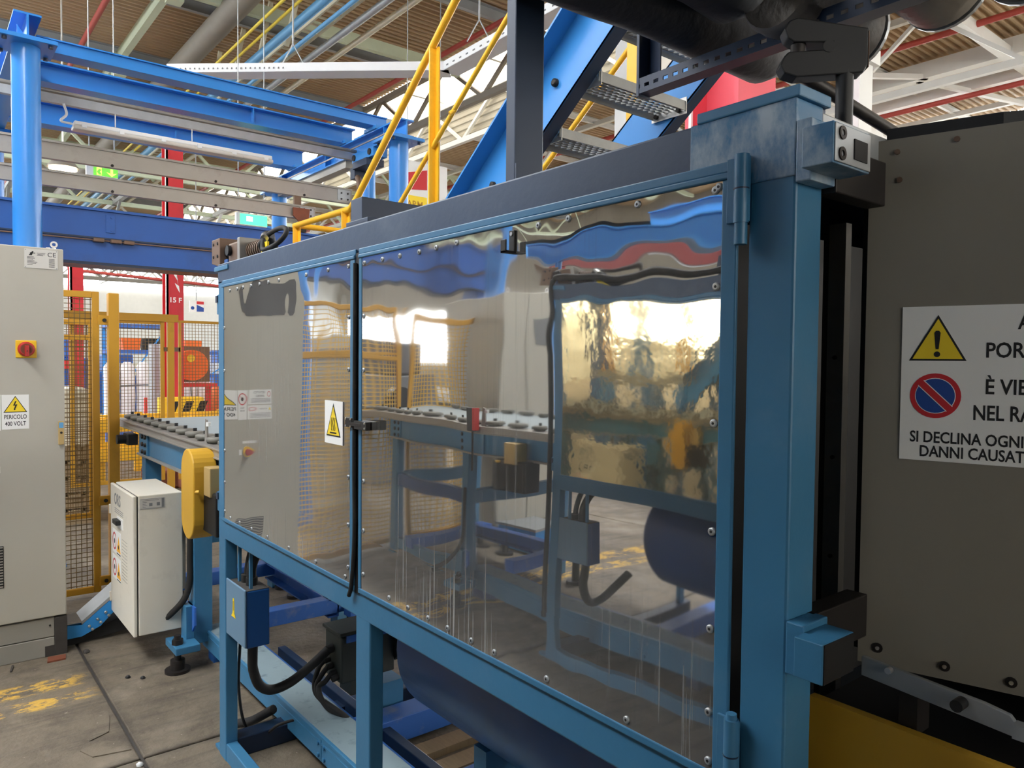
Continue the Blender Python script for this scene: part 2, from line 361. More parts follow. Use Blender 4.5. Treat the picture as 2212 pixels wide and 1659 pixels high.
ceil = ST('ceiling')
def deck(y0, y1, nm='deck'):
    vs = []; fs = []; prof = []
    x = -46.5
    while x < 12:
        prof += [(x, 7.97), (x+.045, 7.97), (x+.06, 8.04), (x+.135, 8.04)]; x += .15
    for (px, pz) in prof: vs += [(px, y0, pz), (px, y1, pz)]
    fs = [(2*i, 2*i+1, 2*i+3, 2*i+2) for i in range(len(prof)-1)]
    m = MB(); m.add(vs, fs); return m.build(nm, 'deck', ceil)
deck(-21, -4.6); deck(-2.6, 9.1); deck(10.7, 22); deck(23.6, 30); deck(31.6, 43.8)
for (ya, yb) in ((-4.6, -2.6), (9.1, 10.7), (22, 23.6), (30, 31.6)):  # strips over the aisle and far back are added for their light
    x = -46
    while x < 11:
        MB().box(x+.04, x+2.96, ya, yb, 8.05, 8.07).build('rooflight_pane', 'rooflight_far' if ya == 9.1 else 'added_skylight', ceil)
        MB().bar((x, ya, 8.03), (x, yb, 8.03), .08, .06).build('glazing_bar', 'white_paint', ceil); x += 3
# corrugated fascia under the rooflight
vs = []; prof = []; z = 6.9
while z < 8.0: prof += [(10.7, z), (10.7, z+.07), (10.73, z+.09), (10.73, z+.14)]; z += .16
for (py, pz) in prof: vs += [(-46, py, pz), (9, py, pz)]
m = MB(); m.add(vs, [(2*i, 2*i+1, 2*i+3, 2*i+2) for i in range(len(prof)-1)]); m.build('fascia_cladding', 'cladding', ceil)
k = 0
for i in range(10):
    x = -7.9-3.2*i
    MB().channel((x, -20, 7.86), (x, 9.1, 7.86), .22, .09, .012).build('purlin', 'grey_tank', ceil)
    MB().channel((x, 10.7, 7.88), (x, 27, 7.88), .16, .07, .012).build('purlin', 'white_paint', ceil)
steel = ST('trim_1')
def truss_x(y, z1, z0, xa, xb, step, m_, r=.05):
    t = MB(); t.bar((xa, y, z1), (xb, y, z1), .12, .12); t.bar((xa, y, z0), (xb, y, z0), .12, .12)
    x = xa; up_ = True
    while x+step <= xb+.01:
        t.bar((x, y, z0 if up_ else z1), (x+step, y, z1 if up_ else z0), .07, .07); x += step; up_ = not up_
    return t.build('truss', m_, steel)
def truss_y(x, z1, z0, ya, yb, step, m_):
    t = MB(); t.bar((x, ya, z1), (x, yb, z1), .12, .12); t.bar((x, ya, z0), (x, yb, z0), .12, .12)
    y = ya; up_ = True
    while y+step <= yb+.01:
        t.bar((x, y, z0 if up_ else z1), (x, y+step, z1 if up_ else z0), .07, .07); y += step; up_ = not up_
    return t.build('truss', m_, steel)
truss_x(9.15, 7.9, 6.9, -46, 8, 1.4, 'pipe_grey'); truss_x(10.6, 7.9, 6.9, -46, 8, 1.4, 'white_paint')
for y in (14.2, 20.5, 24.0, 30.0, 36.0): truss_x(y, 7.8, 6.5, -46, 8, 1.6, 'white_paint')
for x in (-21.5, -26.0, -31.0, -38.0): truss_y(x, 7.8, 6.3, -20, 43, 1.5, 'pale_green' if x > -27 else 'white_paint')
for (x, z0, z1) in ((-30.0, 4.3, 5.3), (-35.0, 4.8, 5.8), (-40.0, 5.2, 6.4), (-43.5, 5.6, 6.8)): truss_y(x, z1, z0, -10, 40, 1.1, 'white_paint' if x < -33 else 'pipe_grey')
for y in (2.2, 5.0, 8.0, 12.0): truss_x(y, 6.3, 5.5, -45.5, -24, 1.2, 'galvanised' if y < 6 else 'white_paint')
MB().bar((-46, 16.8, 7.72), (8, 16.8, 7.72), .25, .34).build('roof_beam', 'white_paint', steel)
MB().bar((-46, 18.45, 7.75), (8, 18.45, 7.75), .2, .26).build('roof_beam', 'white_paint', steel)
for x in (-5.5, -9.5):
    MB().bar((x, 11, 7.6), (x, 43, 7.6), .16, .22).build('roof_beam', 'white_paint', steel)
for (xa, ya, xb, yb) in ((-8.2, 15.2, -7.0, 16.8), (-7.2, 16.8, -6.2, 20.4), (-10.5, 18.4, -9.2, 20.5)):
    MB().bar((xa, ya, 7.6), (xb, yb, 7.6), .1, .1).build('brace', 'white_paint', steel)
MB().bar((-46, 3.45, 7.72), (8, 3.45, 7.72), .12, .22).build('roof_beam', 'pale_green', steel)
for x in (-13.2, -17.4, -25.0):
    MB().bar((x, -20, 7.62), (x, 9.1, 7.62), .12, .22).build('roof_beam', 'pale_green', steel)
for (x, y) in ((-13.2, 3.45), (-17.4, 3.45)):
    MB().box(x-.12, x+.12, y-.12, y+.12, 7.35, 7.8).build('gusset', 'pale_green', steel)
# lattice struts near the services
for x in (-12.6, -14.0, -15.4, -16.8):
    MB().bar((x, 5.1, 6.9), (x+.7, 5.1, 7.9), .07, .07).build('brace', 'cream', steel)

def xpipe(name, y, z, r, material, label, cat='pipe', group=None, xa=-46, xb=7):
    p = MB().cyl((xa, y, z), (xb, y, z), r, 12); return one(p, name, material, label, cat, group)
xpipe('sprinkler_pipe', 8.4, 7.66, .05, 'pipe_red', 'thin red pipe under the brown roof deck beside the rooflight')
xpipe('sprinkler_pipe', 2.7, 7.66, .05, 'pipe_red', 'thin red pipe under the roof deck beside the pale green beam')
xpipe('sprinkler_pipe', 18.2, 7.45, .06, 'pipe_red', 'thin red pipe beside white roof beams at upper right')
xpipe('sprinkler_pipe', 15.0, 7.66, .06, 'pipe_red', 'thin red pipe above the silver flexible ducts at upper right')
xpipe('heating_pipe', 4.35, 7.45, .2, 'pipe_grey', 'thick grey lagged pipe under the roof deck')
xpipe('gas_pipe', 4.42, 6.9, .024, 'pipe_yellow', 'upper of two thin yellow gas pipes hung from roof')
xpipe('gas_pipe', 4.62, 6.9, .024, 'pipe_yellow', 'lower of two thin yellow gas pipes hung beside blue pipe')
xpipe('air_pipe', 4.85, 6.85, .075, 'pipe_blue', 'pale blue compressed air pipe beside yellow gas pipes')
xpipe('air_pipe', 5.05, 6.7, .035, 'pipe_blue', 'thin pale blue pipe below the thicker blue pipe')
xpipe('steam_pipe', 5.62, 6.9, .06, 'galvanised', 'silver pipe along the cable ladder under the roof')
xpipe('steam_pipe', 5.95, 6.9, .05, 'cream', 'cream pipe running beside the silver pipe under roof')
t = T('cable_ladder', 'galvanised cable ladder hung beside silver pipes under the roof', 'cable ladder', (-20, 5.3, 7.1))
for y in (5.2, 5.5): MB().bar((-46, y, 7.1), (7, y, 7.1), .03, .1).build('side_rail', 'cream', t)
m = MB()
for i in range(170): m.bar((-46+i*.31, 5.2, 7.08), (-46+i*.31, 5.5, 7.08), .04, .03)
m.build('rungs', 'cream', t, kind='stuff')
# bright perforated cable tray: a diagonal run, then along the hall
t = T('cable_tray', 'white perforated cable tray hung on chains, bending towards upper right', 'cable tray', (-8, 5, 5))
A, B_, C_ = V(-9.9, 2.55, 5), V(-7.62, 5.12, 5), V(-3.0, 5.06, 5.0)
for (a, b) in ((A, B_), (B_, C_)):
    d = (b-a).normalized(); s_ = V(-d.y, d.x, 0)*.12
    MB().bar(a, b, .24, .006).build('tray_bottom', 'white_paint', t)
    for q in (s_, -s_): MB().bar(a+q+V(0, 0, .05), b+q+V(0, 0, .05), .006, .1).build('tray_side', 'white_paint', t)
m = MB()
for i in range(60):
    p = A+(B_-A)*(i/60) if i < 26 else B_+(C_-B_)*((i-26)/34)
    d = ((B_-A) if i < 26 else (C_-B_)).normalized(); s_ = V(-d.y, d.x, 0)
    for q in (.123, -.123): m.box(p.x+s_.x*q-.02, p.x+s_.x*q+.02, p.y+s_.y*q-.004, p.y+s_.y*q+.004, 5.03, 5.045)
m.build('perforations', 'label_grey', t, kind='stuff')
for p in (V(-8.84, 3.66, 5), V(-6.86, 5.0, 5)):
    MB().tube([p+V(0, 0, .35), p+V(0, 0, 2.97)], .012, 6).build('chain', 'galvanised', t)
    for q in (-.11, .11): MB().tube([p+V(q*.7, q, .1), p+V(0, 0, .35)], .008, 6).build('chain', 'galvanised', t)

def hook_lamp(x, y, z, label):
    t = T('high_bay_lamp', label, 'lamp', (x, y, z))
    MB().tube([(x, y, z), (x, y, z+.12), (x, y, z+.25)], [.26, .17, .06], 16).build('reflector', 'aluminium', t)
    MB().cyl((x, y, z-.03), (x, y, z-.005), .22, 16).build('bulb', 'lamp_warm', t)
    MB().cyl((x, y, z+.25), (x, y, 7.98), .015, 6).build('rod', 'white_paint', t)
hook_lamp(-15.4, 2.15, 4.87, 'lit bell-shaped lamp seen just right of the round blue column')
hook_lamp(-20.5, 2.42, 5.72, 'small lit lamp almost hidden by the round blue column')
# ------------------------------------------------------------------ the machine line (built twice: here and mirrored across the aisle)
def hot_sign(label):
    s = T('hot_surface_sign', label, 'sign', (-1.93, .915, 1.31))
    MB().box(-1.984, -1.872, .9155, .9175, 1.312, 1.432).build('plate', 'paper', s)
    x = -1.928
    MB().prism(tri((x, .9155, 1.333), X1, Z1, .088, .092), (0, -.0006, 0)).build('black_triangle', 'ink', s)
    MB().prism(tri((x, .9149, 1.337), X1, Z1, .076, .079), (0, -.0004, 0)).build('yellow_triangle', 'sign_yellow', s)
    m = MB()
    for k in (-.010, 0, .010):
        pts = [(x+k+.0022*math.sin(i*1.15), .9143, 1.349+i*.0052) for i in range(8)]
        m.tube(pts, .0011, 5)
    m.box(x-.020, x+.020, .914, .9146, 1.341, 1.345); m.build('heat_symbol', 'ink', s)

def line(sec):
    w = (lambda a, b: b if sec else a)
    # ---- enclosure
    e = T('machine_enclosure', w('blue steel machine enclosure with two polished mirror-like door panels', 'second blue enclosure across the aisle, seen only reflected in the polished doors'), 'machine', (-1.75, .95, 0), 'polished machine enclosures')
    B = .004
    MB().box(-2.951, -2.875, .924, .970, 0, 1.84).build('post', 'machine_blue', e, B)
    MB().box(-1.808, -1.729, .924, .965, 0, .87).build('post', 'machine_blue', e, B)
    MB().box(-.62, -.548, .924, .992, 0, 1.84).build('post', 'machine_blue', e, B)
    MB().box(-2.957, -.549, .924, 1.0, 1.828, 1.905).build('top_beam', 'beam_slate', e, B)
    MB().box(-.722, -.5485, .9215, .99, 1.80, 1.9045).build('corner_plate', 'worn_blue', e, .002)
    MB().box(-2.951, -.55, .9235, .970, .86, .936).build('lower_rail', 'machine_blue', e, B)
    MB().box(-2.985, -2.83, .919, .99, 1.878, 1.896).build('lip', 'machine_blue', e, .002)
    MB().box(-.708, -.542, .918, 1.0, 1.903, 1.919).build('cap_plate', 'machine_blue', e, .002)
    MB().box(-2.951, -2.875, .97, 2.0, 0, .075).build('sill', 'navy', e, B)
    MB().box(-2.951, -2.905, .97, 1.95, .86, .93).build('side_rail', 'machine_blue', e, B)
    MB().box(-2.94, -2.90, 1.90, 1.95, 0, 1.86).build('post', 'machine_blue', e, B)
    MB().box(-2.945, -2.935, .97, 1.95, .93, 1.86).build('side_panel', 'polished_steel', e)
    MB().box(-2.94, -.56, 1.0, 1.95, 1.878, 1.892).build('roof_sheet', 'slate', e)
    MB().box(-2.94, -.56, 1.93, 1.95, .5, 1.88).build('back_panel', 'slate', e)
    MB().box(-2.9, -.56, 1.0, 1.93, .862, .872).build('inner_floor', 'slate', e)
    MB().box(-.556, -.5485, .99, 1.50, 1.815, 1.897).build('side_beam', 'galvanised', e, .002)
    MB().box(-.86, -.80, .99, 1.9, .3, 1.80).build('side_panel', 'black', e)
    MB().box(-2.951, -.62, .926, .968, 0, .07).build('sill', 'machine_blue', e, B)
    MB().box(-3.02, -2.95, .93, .965, 0, .012).build('foot_plate', 'machine_blue', e)
    MB().box(-.548, -.526, .9215, .985, 1.79, 1.872).build('weld_plate', 'worn_blue', e, .002)
    bl = MB().box(-.527, -.4845, .90, .995, 1.801, 1.853).build('hinge_block', 'worn_blue', e, .0015)
    MB().box(-.4843, -.4825, .902, .993, 1.803, 1.851).build('steel_face', 'galvanised', bl, .0008)
    for z in (1.814, 1.840): 
        ring(MB(), (-.4826, .918, z), Y1, Z1, .004, .0085, (.002, 0, 0), 16).build('bolt_head', 'dark_iron', bl)
    MB().box(-.4826, -.481, .948, .982, 1.812, 1.838).build('slot', 'ink', bl)
    MB().box(-.56, -.53, .995, 1.14, 1.785, 1.85).build('hinge_arm', 'dark_iron', e, .002)
    MB().box(-.548, -.522, .9215, .985, 1.128, 1.20).build('weld_plate', 'machine_blue', e, .002)
    MB().box(-.523, -.483, .90, .98, 1.138, 1.191).build('hinge_block', 'machine_blue', e, .0015)
    MB().box(-.57, -.537, .975, 1.13, 1.135, 1.20).build('hinge_arm', 'dark_iron', e, .002)
    MB().box(-.4835, -.4815, .902, .978, 1.139, 1.190).build('bare_face', 'black', e)
    # ---- doors
    def door(x0, x1, nm):
        d = MB()
        fw_ = .016
        d.box(x0, x1, .914, .9235, 1.812, 1.822); d.box(x0-.002, x1+.002, .9175, .9235, 1.822, 1.838); d.box(x0, x1, .9165, .9235, .930, .944)
        d.box(x0, x0+fw_, .9165, .9235, .944, 1.812); d.box(x1-.026, x1, .9165, .9235, .944, 1.812)
        return d.build(nm, 'machine_blue', e, .0022)
    dl = door(-2.884, -1.806, 'door'); dr = door(-1.783, -.634, 'door')
    MB().box(-1.806, -1.783, .9195, .93, .925, 1.828).build('gap_seal', 'black', e)
    MB().tube(bez([(-1.797, .914, 1.80), (-1.80, .914, 1.3), (-1.798, .914, 1.08), (-1.812, .913, .95), (-1.825, .912, .912)]), .006, 7).build('rubber_cord', 'rubber', e)
    MB().box(-2.868, -1.832, .9185, .9205, .944, 1.812).build('steel_sheet', w('polished_steel', 'gold_plastic'), dl)
    MB().box(-1.767, -.660, .9185, .9205, .944, 1.812).build('steel_sheet', w('polished_steel', 'gold_plastic'), dr)
    if not sec:
        def screws(par, pts):
            x, z = pts[0]
            m = MB(); m.tube([(x, .9188, z), (x, .9168, z), (x, .9160, z)], [.0062, .0062, .0042], 12)
            p = m.build('screw', 'galvanised', par)
            c = MB().cyl((x, .9162, z), (x, .9157, z), .0022, 8).build('screw_socket', 'ink', par)
            for (a, b) in pts[1:]:
                for q in (p, c):
                    o = q.copy(); COL.objects.link(o); o.parent = par; o.location = (a-x, 0, b-z)
        top = [(-1.755, 1.797), (-1.66, 1.797), (-1.575, 1.797), (-1.487, 1.797), (-1.415, 1.799), (-1.335, 1.801), (-1.067, 1.802), (-.985, 1.803), (-.822, 1.803), (-.672, 1.800), (-.666, 1.804)]
        side = [(-1.757, 1.66), (-1.757, 1.52), (-1.756, 1.23), (-1.756, 1.10), (-1.756, .985), (-.668, 1.66), (-.668, 1.46), (-.668, 1.30), (-.668, 1.155), (-.668, 1.03), (-.667, .957)]
        bot = [(-1.62, .958), (-1.53, .957), (-1.44, .957), (-1.36, .957), (-1.27, .956), (-1.19, .956), (-1.03, .956), (-.83, .956)]
        screws(dr, top+side+bot)
        lt = [(-2.80, 1.795), (-2.72, 1.796), (-2.66, 1.797), (-2.58, 1.797), (-2.50, 1.797), (-2.42, 1.797), (-2.33, 1.797), (-2.12, 1.797), (-1.97, 1.798), (-1.845, 1.797),
              (-1.842, 1.66), (-1.842, 1.52), (-1.843, 1.23), (-1.843, 1.10), (-1.843, .985), (-2.862, 1.66), (-2.862, 1.5), (-2.862, 1.36), (-2.862, 1.2), (-2.862, 1.08), (-2.862, .97),
              (-2.80, .955), (-2.70, .955), (-2.58, .955), (-2.43, .955), (-2.25, .955), (-2.05, .955), (-1.86, .955)]
        screws(dl, lt)
        # pull hook, latch, hinges
        hk = MB().box(-1.150, -1.134, .914, .9185, 1.757, 1.802)
        hk.box(-1.150, -1.134, .893, .918, 1.757, 1.7615); hk.box(-1.150, -1.134, .893, .8965, 1.757, 1.782)
        hk.build('pull_hook', 'black', dr, .001)
        MB().cyl((-1.142, .914, 1.795), (-1.142, .9125, 1.795), .004, 10).build('hook_screw', 'bright_steel', dr)
    la = MB().box(-1.845, -1.806, .909, .9165, 1.367, 1.392).build('latch', 'black', dl, .001)
    MB().box(-1.782, -1.715, .903, .9165, 1.366, 1.388).build('latch_keeper', 'black', dr, .001)
    MB().box(-1.806, -1.745, .9025, .9065, 1.373, 1.382).build('latch_bolt', 'dark_iron', dl, .001)
    for (x, z) in ((-1.84, 1.389), (-1.84, 1.370), (-1.812, 1.389), (-1.812, 1.370), (-1.722, 1.384), (-1.722, 1.371)):
        MB().cyl((x, .909 if x < -1.8 else .903, z), (x, .9075 if x < -1.8 else .9015, z), .003, 8).build('latch_screw', 'bright_steel', dl)
    for (z0, z1) in ((1.745, 1.84), (.935, 1.04)):
        h = MB(); h.cyl((-.622, .909, z0), (-.622, .909, z1), .0105, 14); h.build('hinge', 'machine_blue', e)
        MB().cyl((-.622, .909, z0-.012), (-.622, .909, z1+.008 if z0 < 1 else z1), .0075, 12).build('hinge_pin', 'machine_blue', e)
        MB().cyl((-.622, .909, (z0+z1)/2-.001), (-.622, .909, (z0+z1)/2+.001), .0112, 14).build('hinge_joint', 'navy', e)
        MB().box(-.648, -.612, .911, .9165, z0+.002, z1-.002).build('hinge_leaf', 'machine_blue', e, .001)
    MB().cyl((-.622, .909, 1.715), (-.622, .909, 1.745), .009, 12).build('hinge', 'machine_blue', e)
    for (z0, z1) in ((1.715, 1.79), (.955, 1.03)):
        MB().box(-2.972, -2.951, .925, .95, z0, z1).build('hinge', 'machine_blue', e, .002)
        MB().box(-2.976, -2.955, .921, .928, z0+.045, z1-.004).build('hinge_joint', 'navy', e)
    # ---- junction box hung below the rail, with hose
    jb = T('junction_box', w('small blue junction box with yellow warning sticker under left door', 'blue junction box of the opposite enclosure, seen reflected'), 'electrical box', (-2.77, .96, .49), 'blue junction boxes')
    MB().box(-2.876, -2.672, .926, .934, .50, .712).build('lid', 'dusty_lid', jb, .004)
    MB().box(-2.870, -2.676, .934, 1.020, .495, .705).build('body', 'deep_blue', jb, .005)
    MB().box(-2.868, -2.678, .936, 1.018, .705, .7065).build('dust_film', 'soot', jb)
    MB().box(-2.83, -2.815, .955, .965, .706, .865).build('hanger', 'machine_blue', jb)
    MB().box(-2.71, -2.698, .955, .965, .706, .865).build('hanger', 'machine_blue', jb)
    if not sec:
        s = MB(); s.prism([(-2.795, .9255, .655), (-2.782, .9255, .655), (-2.779, .9255, .60), (-2.765, .9255, .585), (-2.812, .9255, .585), (-2.798, .9255, .60)], (0, -.0008, 0)); s.build('warning_sticker', 'sign_yellow', jb)
        MB().box(-2.790, -2.787, .9240, .9247, .61, .645).build('sticker_mark', 'ink', jb)
    MB().tube(bez([(-2.75, .98, .70), (-2.745, .98, .78), (-2.70, 1.0, .86), (-2.60, 1.03, .90)]), .018, 10).build('conduit', 'rubber', jb)
    MB().tube(bez([(-2.80, .98, .70), (-2.80, .985, .77), (-2.77, 1.0, .86), (-2.70, 1.03, .90)]), .013, 10).build('conduit', 'rubber', jb)
    for x in (-2.75, -2.80): MB().cyl((x, .98, .70), (x, .98, .735), .022, 10).build('gland', 'rubber', jb)
    ho = MB().tube(bez([(-2.725, .975, .50), (-2.735, .977, .44), (-2.751, .985, .385), (-2.757, 1.01, .318), (-2.768, 1.06, .282), (-2.766, 1.13, .29), (-2.772, 1.21, .325), (-2.76, 1.29, .385)], 10), .0185, 12)
    one(ho, 'cable_hose', 'rubber', w('thick black hose sagging from junction box to dark motor box', 'thick black hose under the opposite enclosure, seen reflected'), 'hose', 'thick black hoses')
    # ---- geared motor terminal box under the rail
    if not sec:
        mo = T('motor_terminal_box', w('dark dusty motor terminal box behind the middle leg', 'dark motor terminal box under the opposite enclosure, seen reflected'), 'motor', (-2.25, 1.3, .2), 'motor terminal boxes')
        MB().box(-2.83, -2.685, 1.31, 1.55, .262, .448).build('body', 'dark_green', mo, .006)
        MB().box(-2.84, -2.675, 1.30, 1.56, .454, .468).build('lid', 'dark_green', mo, .004)
        MB().box(-2.685, -2.678, 1.33, 1.56, .425, .453).build('blue_plate', 'floor_blue', mo)
        MB().cyl((-2.76, 1.55, .40), (-2.76, 1.72, .40), .12, 20).build('motor_body', 'dark_green', mo)
        MB().box(-2.80, -2.70, 1.36, 1.5, .2, .262).build('neck', 'dark_green', mo)
        for (x, z) in ((-2.76, .388), (-2.79, .335), (-2.76, .318), (-2.73, .300), (-2.715, .285)): MB().cyl((x, 1.31, z), (x, 1.285, z-.004), .018 if z > .35 else .013, 10).build('gland', 'rubber', mo)
        for i, (x, z) in enumerate(((-2.79, .335), (-2.76, .318), (-2.73, .300))):
            MB().tube(bez([(x, 1.29, z), (x-.005, 1.265, z-.03), (-2.80+.02*i, 1.25, .245), (-2.775+.02*i, 1.25, .205), (-2.70, 1.27, .185-.008*i), (-2.64, 1.31, .15), (-2.62, 1.34, .10)]), .0105, 8).build('cable', 'rubber', mo)
        MB().cyl((-2.70, 1.40, .165), (-2.70, 1.40, .27), .010, 8).build('cable', 'rubber', mo)
        MB().box(-2.82, -2.70, 1.45, 1.6, 0, .21).build('pedestal', 'machine_blue', mo)
    else:
        MB().tube(bez([(-2.98, .93, .2), (-2.985, .925, 1.0), (-2.97, .915, 1.82), (-2.93, .912, 1.92), (-2.8, .912, 1.935), (-1.7, .912, 1.925), (-.6, .912, 1.94)]), .017, 8).build('edge_cable', 'rubber', e)
    # ---- tank
    t = MB(); x0, x1, yc, zc, r = w(-2.12, -2.62), -.92, 1.47, .60, .25
    t.tube([(x0, yc, zc), (x0+.005, yc, zc), (x0+.02, yc, zc), (x1, yc, zc)], [r-.03, r-.008, r, r], 40)
    tk = T('blue_tank', w('large round blue cylinder lying under the right door', 'round blue cylinder under the opposite enclosure, seen reflected'), 'tank', (-1.4, 1.47, .3), 'blue cylinders')
    t.build('shell', 'deep_blue', tk)
    for x in (-1.75, -1.1): MB().box(x-.03, x+.03, 1.30, 1.62, .07, .40).build('saddle', 'machine_blue', tk)
    # ---- base trough and floor beams
    ba = T('base_frame', w('low blue base trough with dusty flat top under the enclosure', 'low blue base trough under the opposite enclosure, seen reflected'), 'machine base', (-2.4, 1.2, 0), 'machine base frames')
    MB().box(-4.0, -.62, 1.168, 1.176, .055, .142).build('side_plate', 'machine_blue', ba, .002)
    MB().box(-4.0, -.62, 1.164, 1.178, .142, .156).build('edge_rail', 'machine_blue', ba, .002)
    MB().box(-4.0, -.62, 1.166, 1.170, .118, .128).build('edge_rib', 'machine_blue', ba, .001)
    MB().box(-4.0, -.62, 1.178, 1.322, .135, .152).build('top_sheet', 'dusty_blue', ba)
    MB().box(-4.0, -.62, 1.322, 1.33, .055, .152).build('side_plate', 'deep_blue', ba)
    for x in (-3.9, -2.2, -.75): MB().box(x-.04, x+.04, 1.18, 1.32, 0, .13).build('support_foot', 'deep_blue', ba)
    MB().box(-2.56, -2.554, 1.165, 1.17, .06, .15).build('splice_plate', 'machine_blue', ba)
    for (x, z) in ((-2.58, .12), (-2.58, .075), (-2.53, .12), (-2.53, .075)): MB().cyl((x, 1.168, z), (x, 1.160, z), .009, 8).build('bolt', 'machine_blue', ba)
    fb = T('floor_frame', w('bright blue beams lying across the floor under the tank', 'blue floor beams under the opposite enclosure, seen reflected'), 'machine base', (-2.5, 1.6, 0), 'floor beam frames')
    for (x, m_) in ((-2.62, 'floor_blue'), (-2.05, 'floor_blue'), (-1.45, 'floor_blue')): MB().box(x-.06, x+.06, 1.31, 2.3, .02, .12).build('cross_beam', m_, fb, .003)
    MB().box(-3.62, -.7, 1.42, 1.46, .02, .10).build('long_beam', 'navy', fb, .003)
    MB().channel((-4.65, 1.80, .20), (-3.72, 1.80, .20), .10, .06, .008).build('long_beam', 'floor_blue', fb)
    MB().box(-3.80, -3.72, 1.28, 1.86, .17, .25).build('cross_beam', 'floor_blue', fb, .003)
    MB().box(-4.72, -4.62, 1.10, 1.86, .17, .25).build('cross_beam', 'floor_blue', fb, .003)
    for (x, y) in ((-3.70, 1.86), (-4.62, 1.93), (-4.85, 1.94)):
        MB().cyl((x, y, 0), (x, y, .02), .055, 14).build('levelling_foot', 'dark_iron', fb)
        MB().cyl((x, y, .02), (x, y, .2), .022, 10).build('foot_stud', 'dark_iron', fb)
    MB().box(-3.70, -3.62, 1.82, 1.90, .16, .20).build('foot_bracket', 'floor_blue', fb)
    for i, x in enumerate((-2.45, -2.30, -1.85, -1.70)):
        one(MB().box(x-.045, x+.045, 1.47, 2.2, .0, .028), 'wooden_slat', 'wood', w(('first pale wooden slat on the floor right of the blue beam', 'second pale wooden slat on the floor beneath the tank', 'third wooden slat, under the middle of tank', 'fourth wooden slat, farthest along under the tank')[i], 'wooden slat under the opposite tank, out of sight'), 'plank', w('slats on the floor below tank', 'slats below the opposite tank')) if not sec else None
    # ---- conveyor table
    tb = T('conveyor_table', w('blue conveyor table with grey belt and a row of disc clamps', 'second conveyor table across the aisle, seen reflected in right door'), 'conveyor', (-4.4, 1.5, 0), 'conveyor tables')
    MB().box(-5.55, -2.97, 1.10, 2.0, 1.115, 1.125).build('belt', 'belt_grey', tb)
    MB().box(-5.62, -2.97, 1.075, 1.20, 1.126, 1.134).build('edge_strip', 'aluminium', tb, .001)
    MB().box(-5.55, -2.97, 1.085, 1.094, 1.085, 1.125).build('edge_rail', 'aluminium', tb, .001)
    MB().box(-5.50, -2.97, 1.078, 1.110, 1.085, 1.092).build('edge_rail', 'aluminium', tb, .001)
    MB().box(-5.05, -2.97, 1.105, 1.125, .955, 1.09).build('front_beam', 'machine_blue', tb, .003)
    MB().box(-5.05, -2.97, 1.085, 1.165, .945, .957).build('front_beam_flange', 'aluminium', tb, .002)
    MB().box(-5.05, -2.97, 1.95, 1.97, .955, 1.11).build('rear_beam', 'deep_blue', tb, .003)
    MB().box(-5.02, -4.82, 1.094, 1.106, .945, 1.09).build('joint_plate', 'machine_blue', tb, .002)
    MB().box(-4.02, -3.72, 1.094, 1.106, .945, 1.09).build('joint_plate', 'machine_blue', tb, .002)
    for x in (-4.93, -4.86, -3.99):
        for z in (1.065, 1.02, .975):
            MB().tube([(x, 1.094, z), (x, 1.085, z), (x, 1.083, z)], [.014, .014, .008], 6).build('bolt', 'dark_iron', tb)
    for (x, y) in ((-4.98, 1.10), (-3.995, 1.10), (-4.98, 1.88), (-3.995, 1.88)):
        MB().box(x, x+.09, y, y+.09, .10 if y < 1.5 else 0, .95).build('leg', 'machine_blue', tb, .003)
    MB().box(-4.89, -3.995, 1.12, 1.17, .60, .69).build('cross_rail', 'deep_blue', tb, .003)
    MB().box(-4.96, -4.90, 1.19, 1.88, .60, .69).build('cross_rail', 'machine_blue', tb, .003)
    MB().box(-3.98, -3.92, 1.19, 1.88, .60, .69).build('cross_rail', 'machine_blue', tb, .003)
    MB().box(-4.89, -3.995, 1.12, 1.17, .12, .20).build('cross_rail', 'machine_blue', tb, .003)
    MB().prism([(-4.005, 1.098, .30), (-3.86, 1.098, .30), (-3.86, 1.098, .21), (-3.92, 1.098, .15), (-4.005, 1.098, .15)], (0, -.01, 0)).build('gusset', 'floor_blue', tb, .001)
    MB().box(-3.99, -3.80, .985, 1.10, .10, .135).build('foot_bracket', 'machine_blue', tb, .003)
    MB().box(-3.99, -3.90, 1.06, 1.10, .10, .30).build('foot_bracket', 'machine_blue', tb, .003)
    ft = MB(); ft.cyl((-3.865, 1.01, .012), (-3.865, 1.01, .06), .034, 14); ft.cyl((-3.865, 1.01, 0), (-3.865, 1.01, .014), .06, 16); ft.cyl((-3.865, 1.01, .06), (-3.865, 1.01, .18), .017, 10)
    ft.build('levelling_foot', 'dark_iron', tb); MB().cyl((-3.865, 1.01, .135), (-3.865, 1.01, .16), .027, 6).build('foot_nut', 'dark_iron', tb)
    p = None
    for i in range(15):
        x = -5.46+.176*i
        a = MB(); a.tube([(x, 1.15, 1.136), (x, 1.15, 1.146), (x, 1.15, 1.162), (x, 1.15, 1.166)], [.030, .050, .048, .034], 20)
        d = a.build('disc', 'disc_grey', tb); b_ = MB().cyl((x, 1.15, 1.166), (x, 1.15, 1.182), .010, 6).build('disc_bolt', 'black', tb)
        a2 = MB().tube([(x, 1.93, 1.128), (x, 1.93, 1.138), (x, 1.93, 1.156)], [.03, .048, .045], 14).build('disc', 'disc_grey', tb)
    MB().prism([(-3.775, 1.115, 1.134), (-3.735, 1.115, 1.134), (-3.745, 1.115, 1.245), (-3.765, 1.115, 1.25)], (0, .008, 0)).build('upright_plate', 'aluminium', tb)
    MB().cyl((-3.74, 1.124, 1.215), (-3.74, 1.124, 1.235), .012, 10).build('white_knob', 'white_paint', tb)
    MB().box(-5.30, -5.16, 1.06, 1.12, .99, 1.06).build('sensor_motor', 'black', tb, .006)
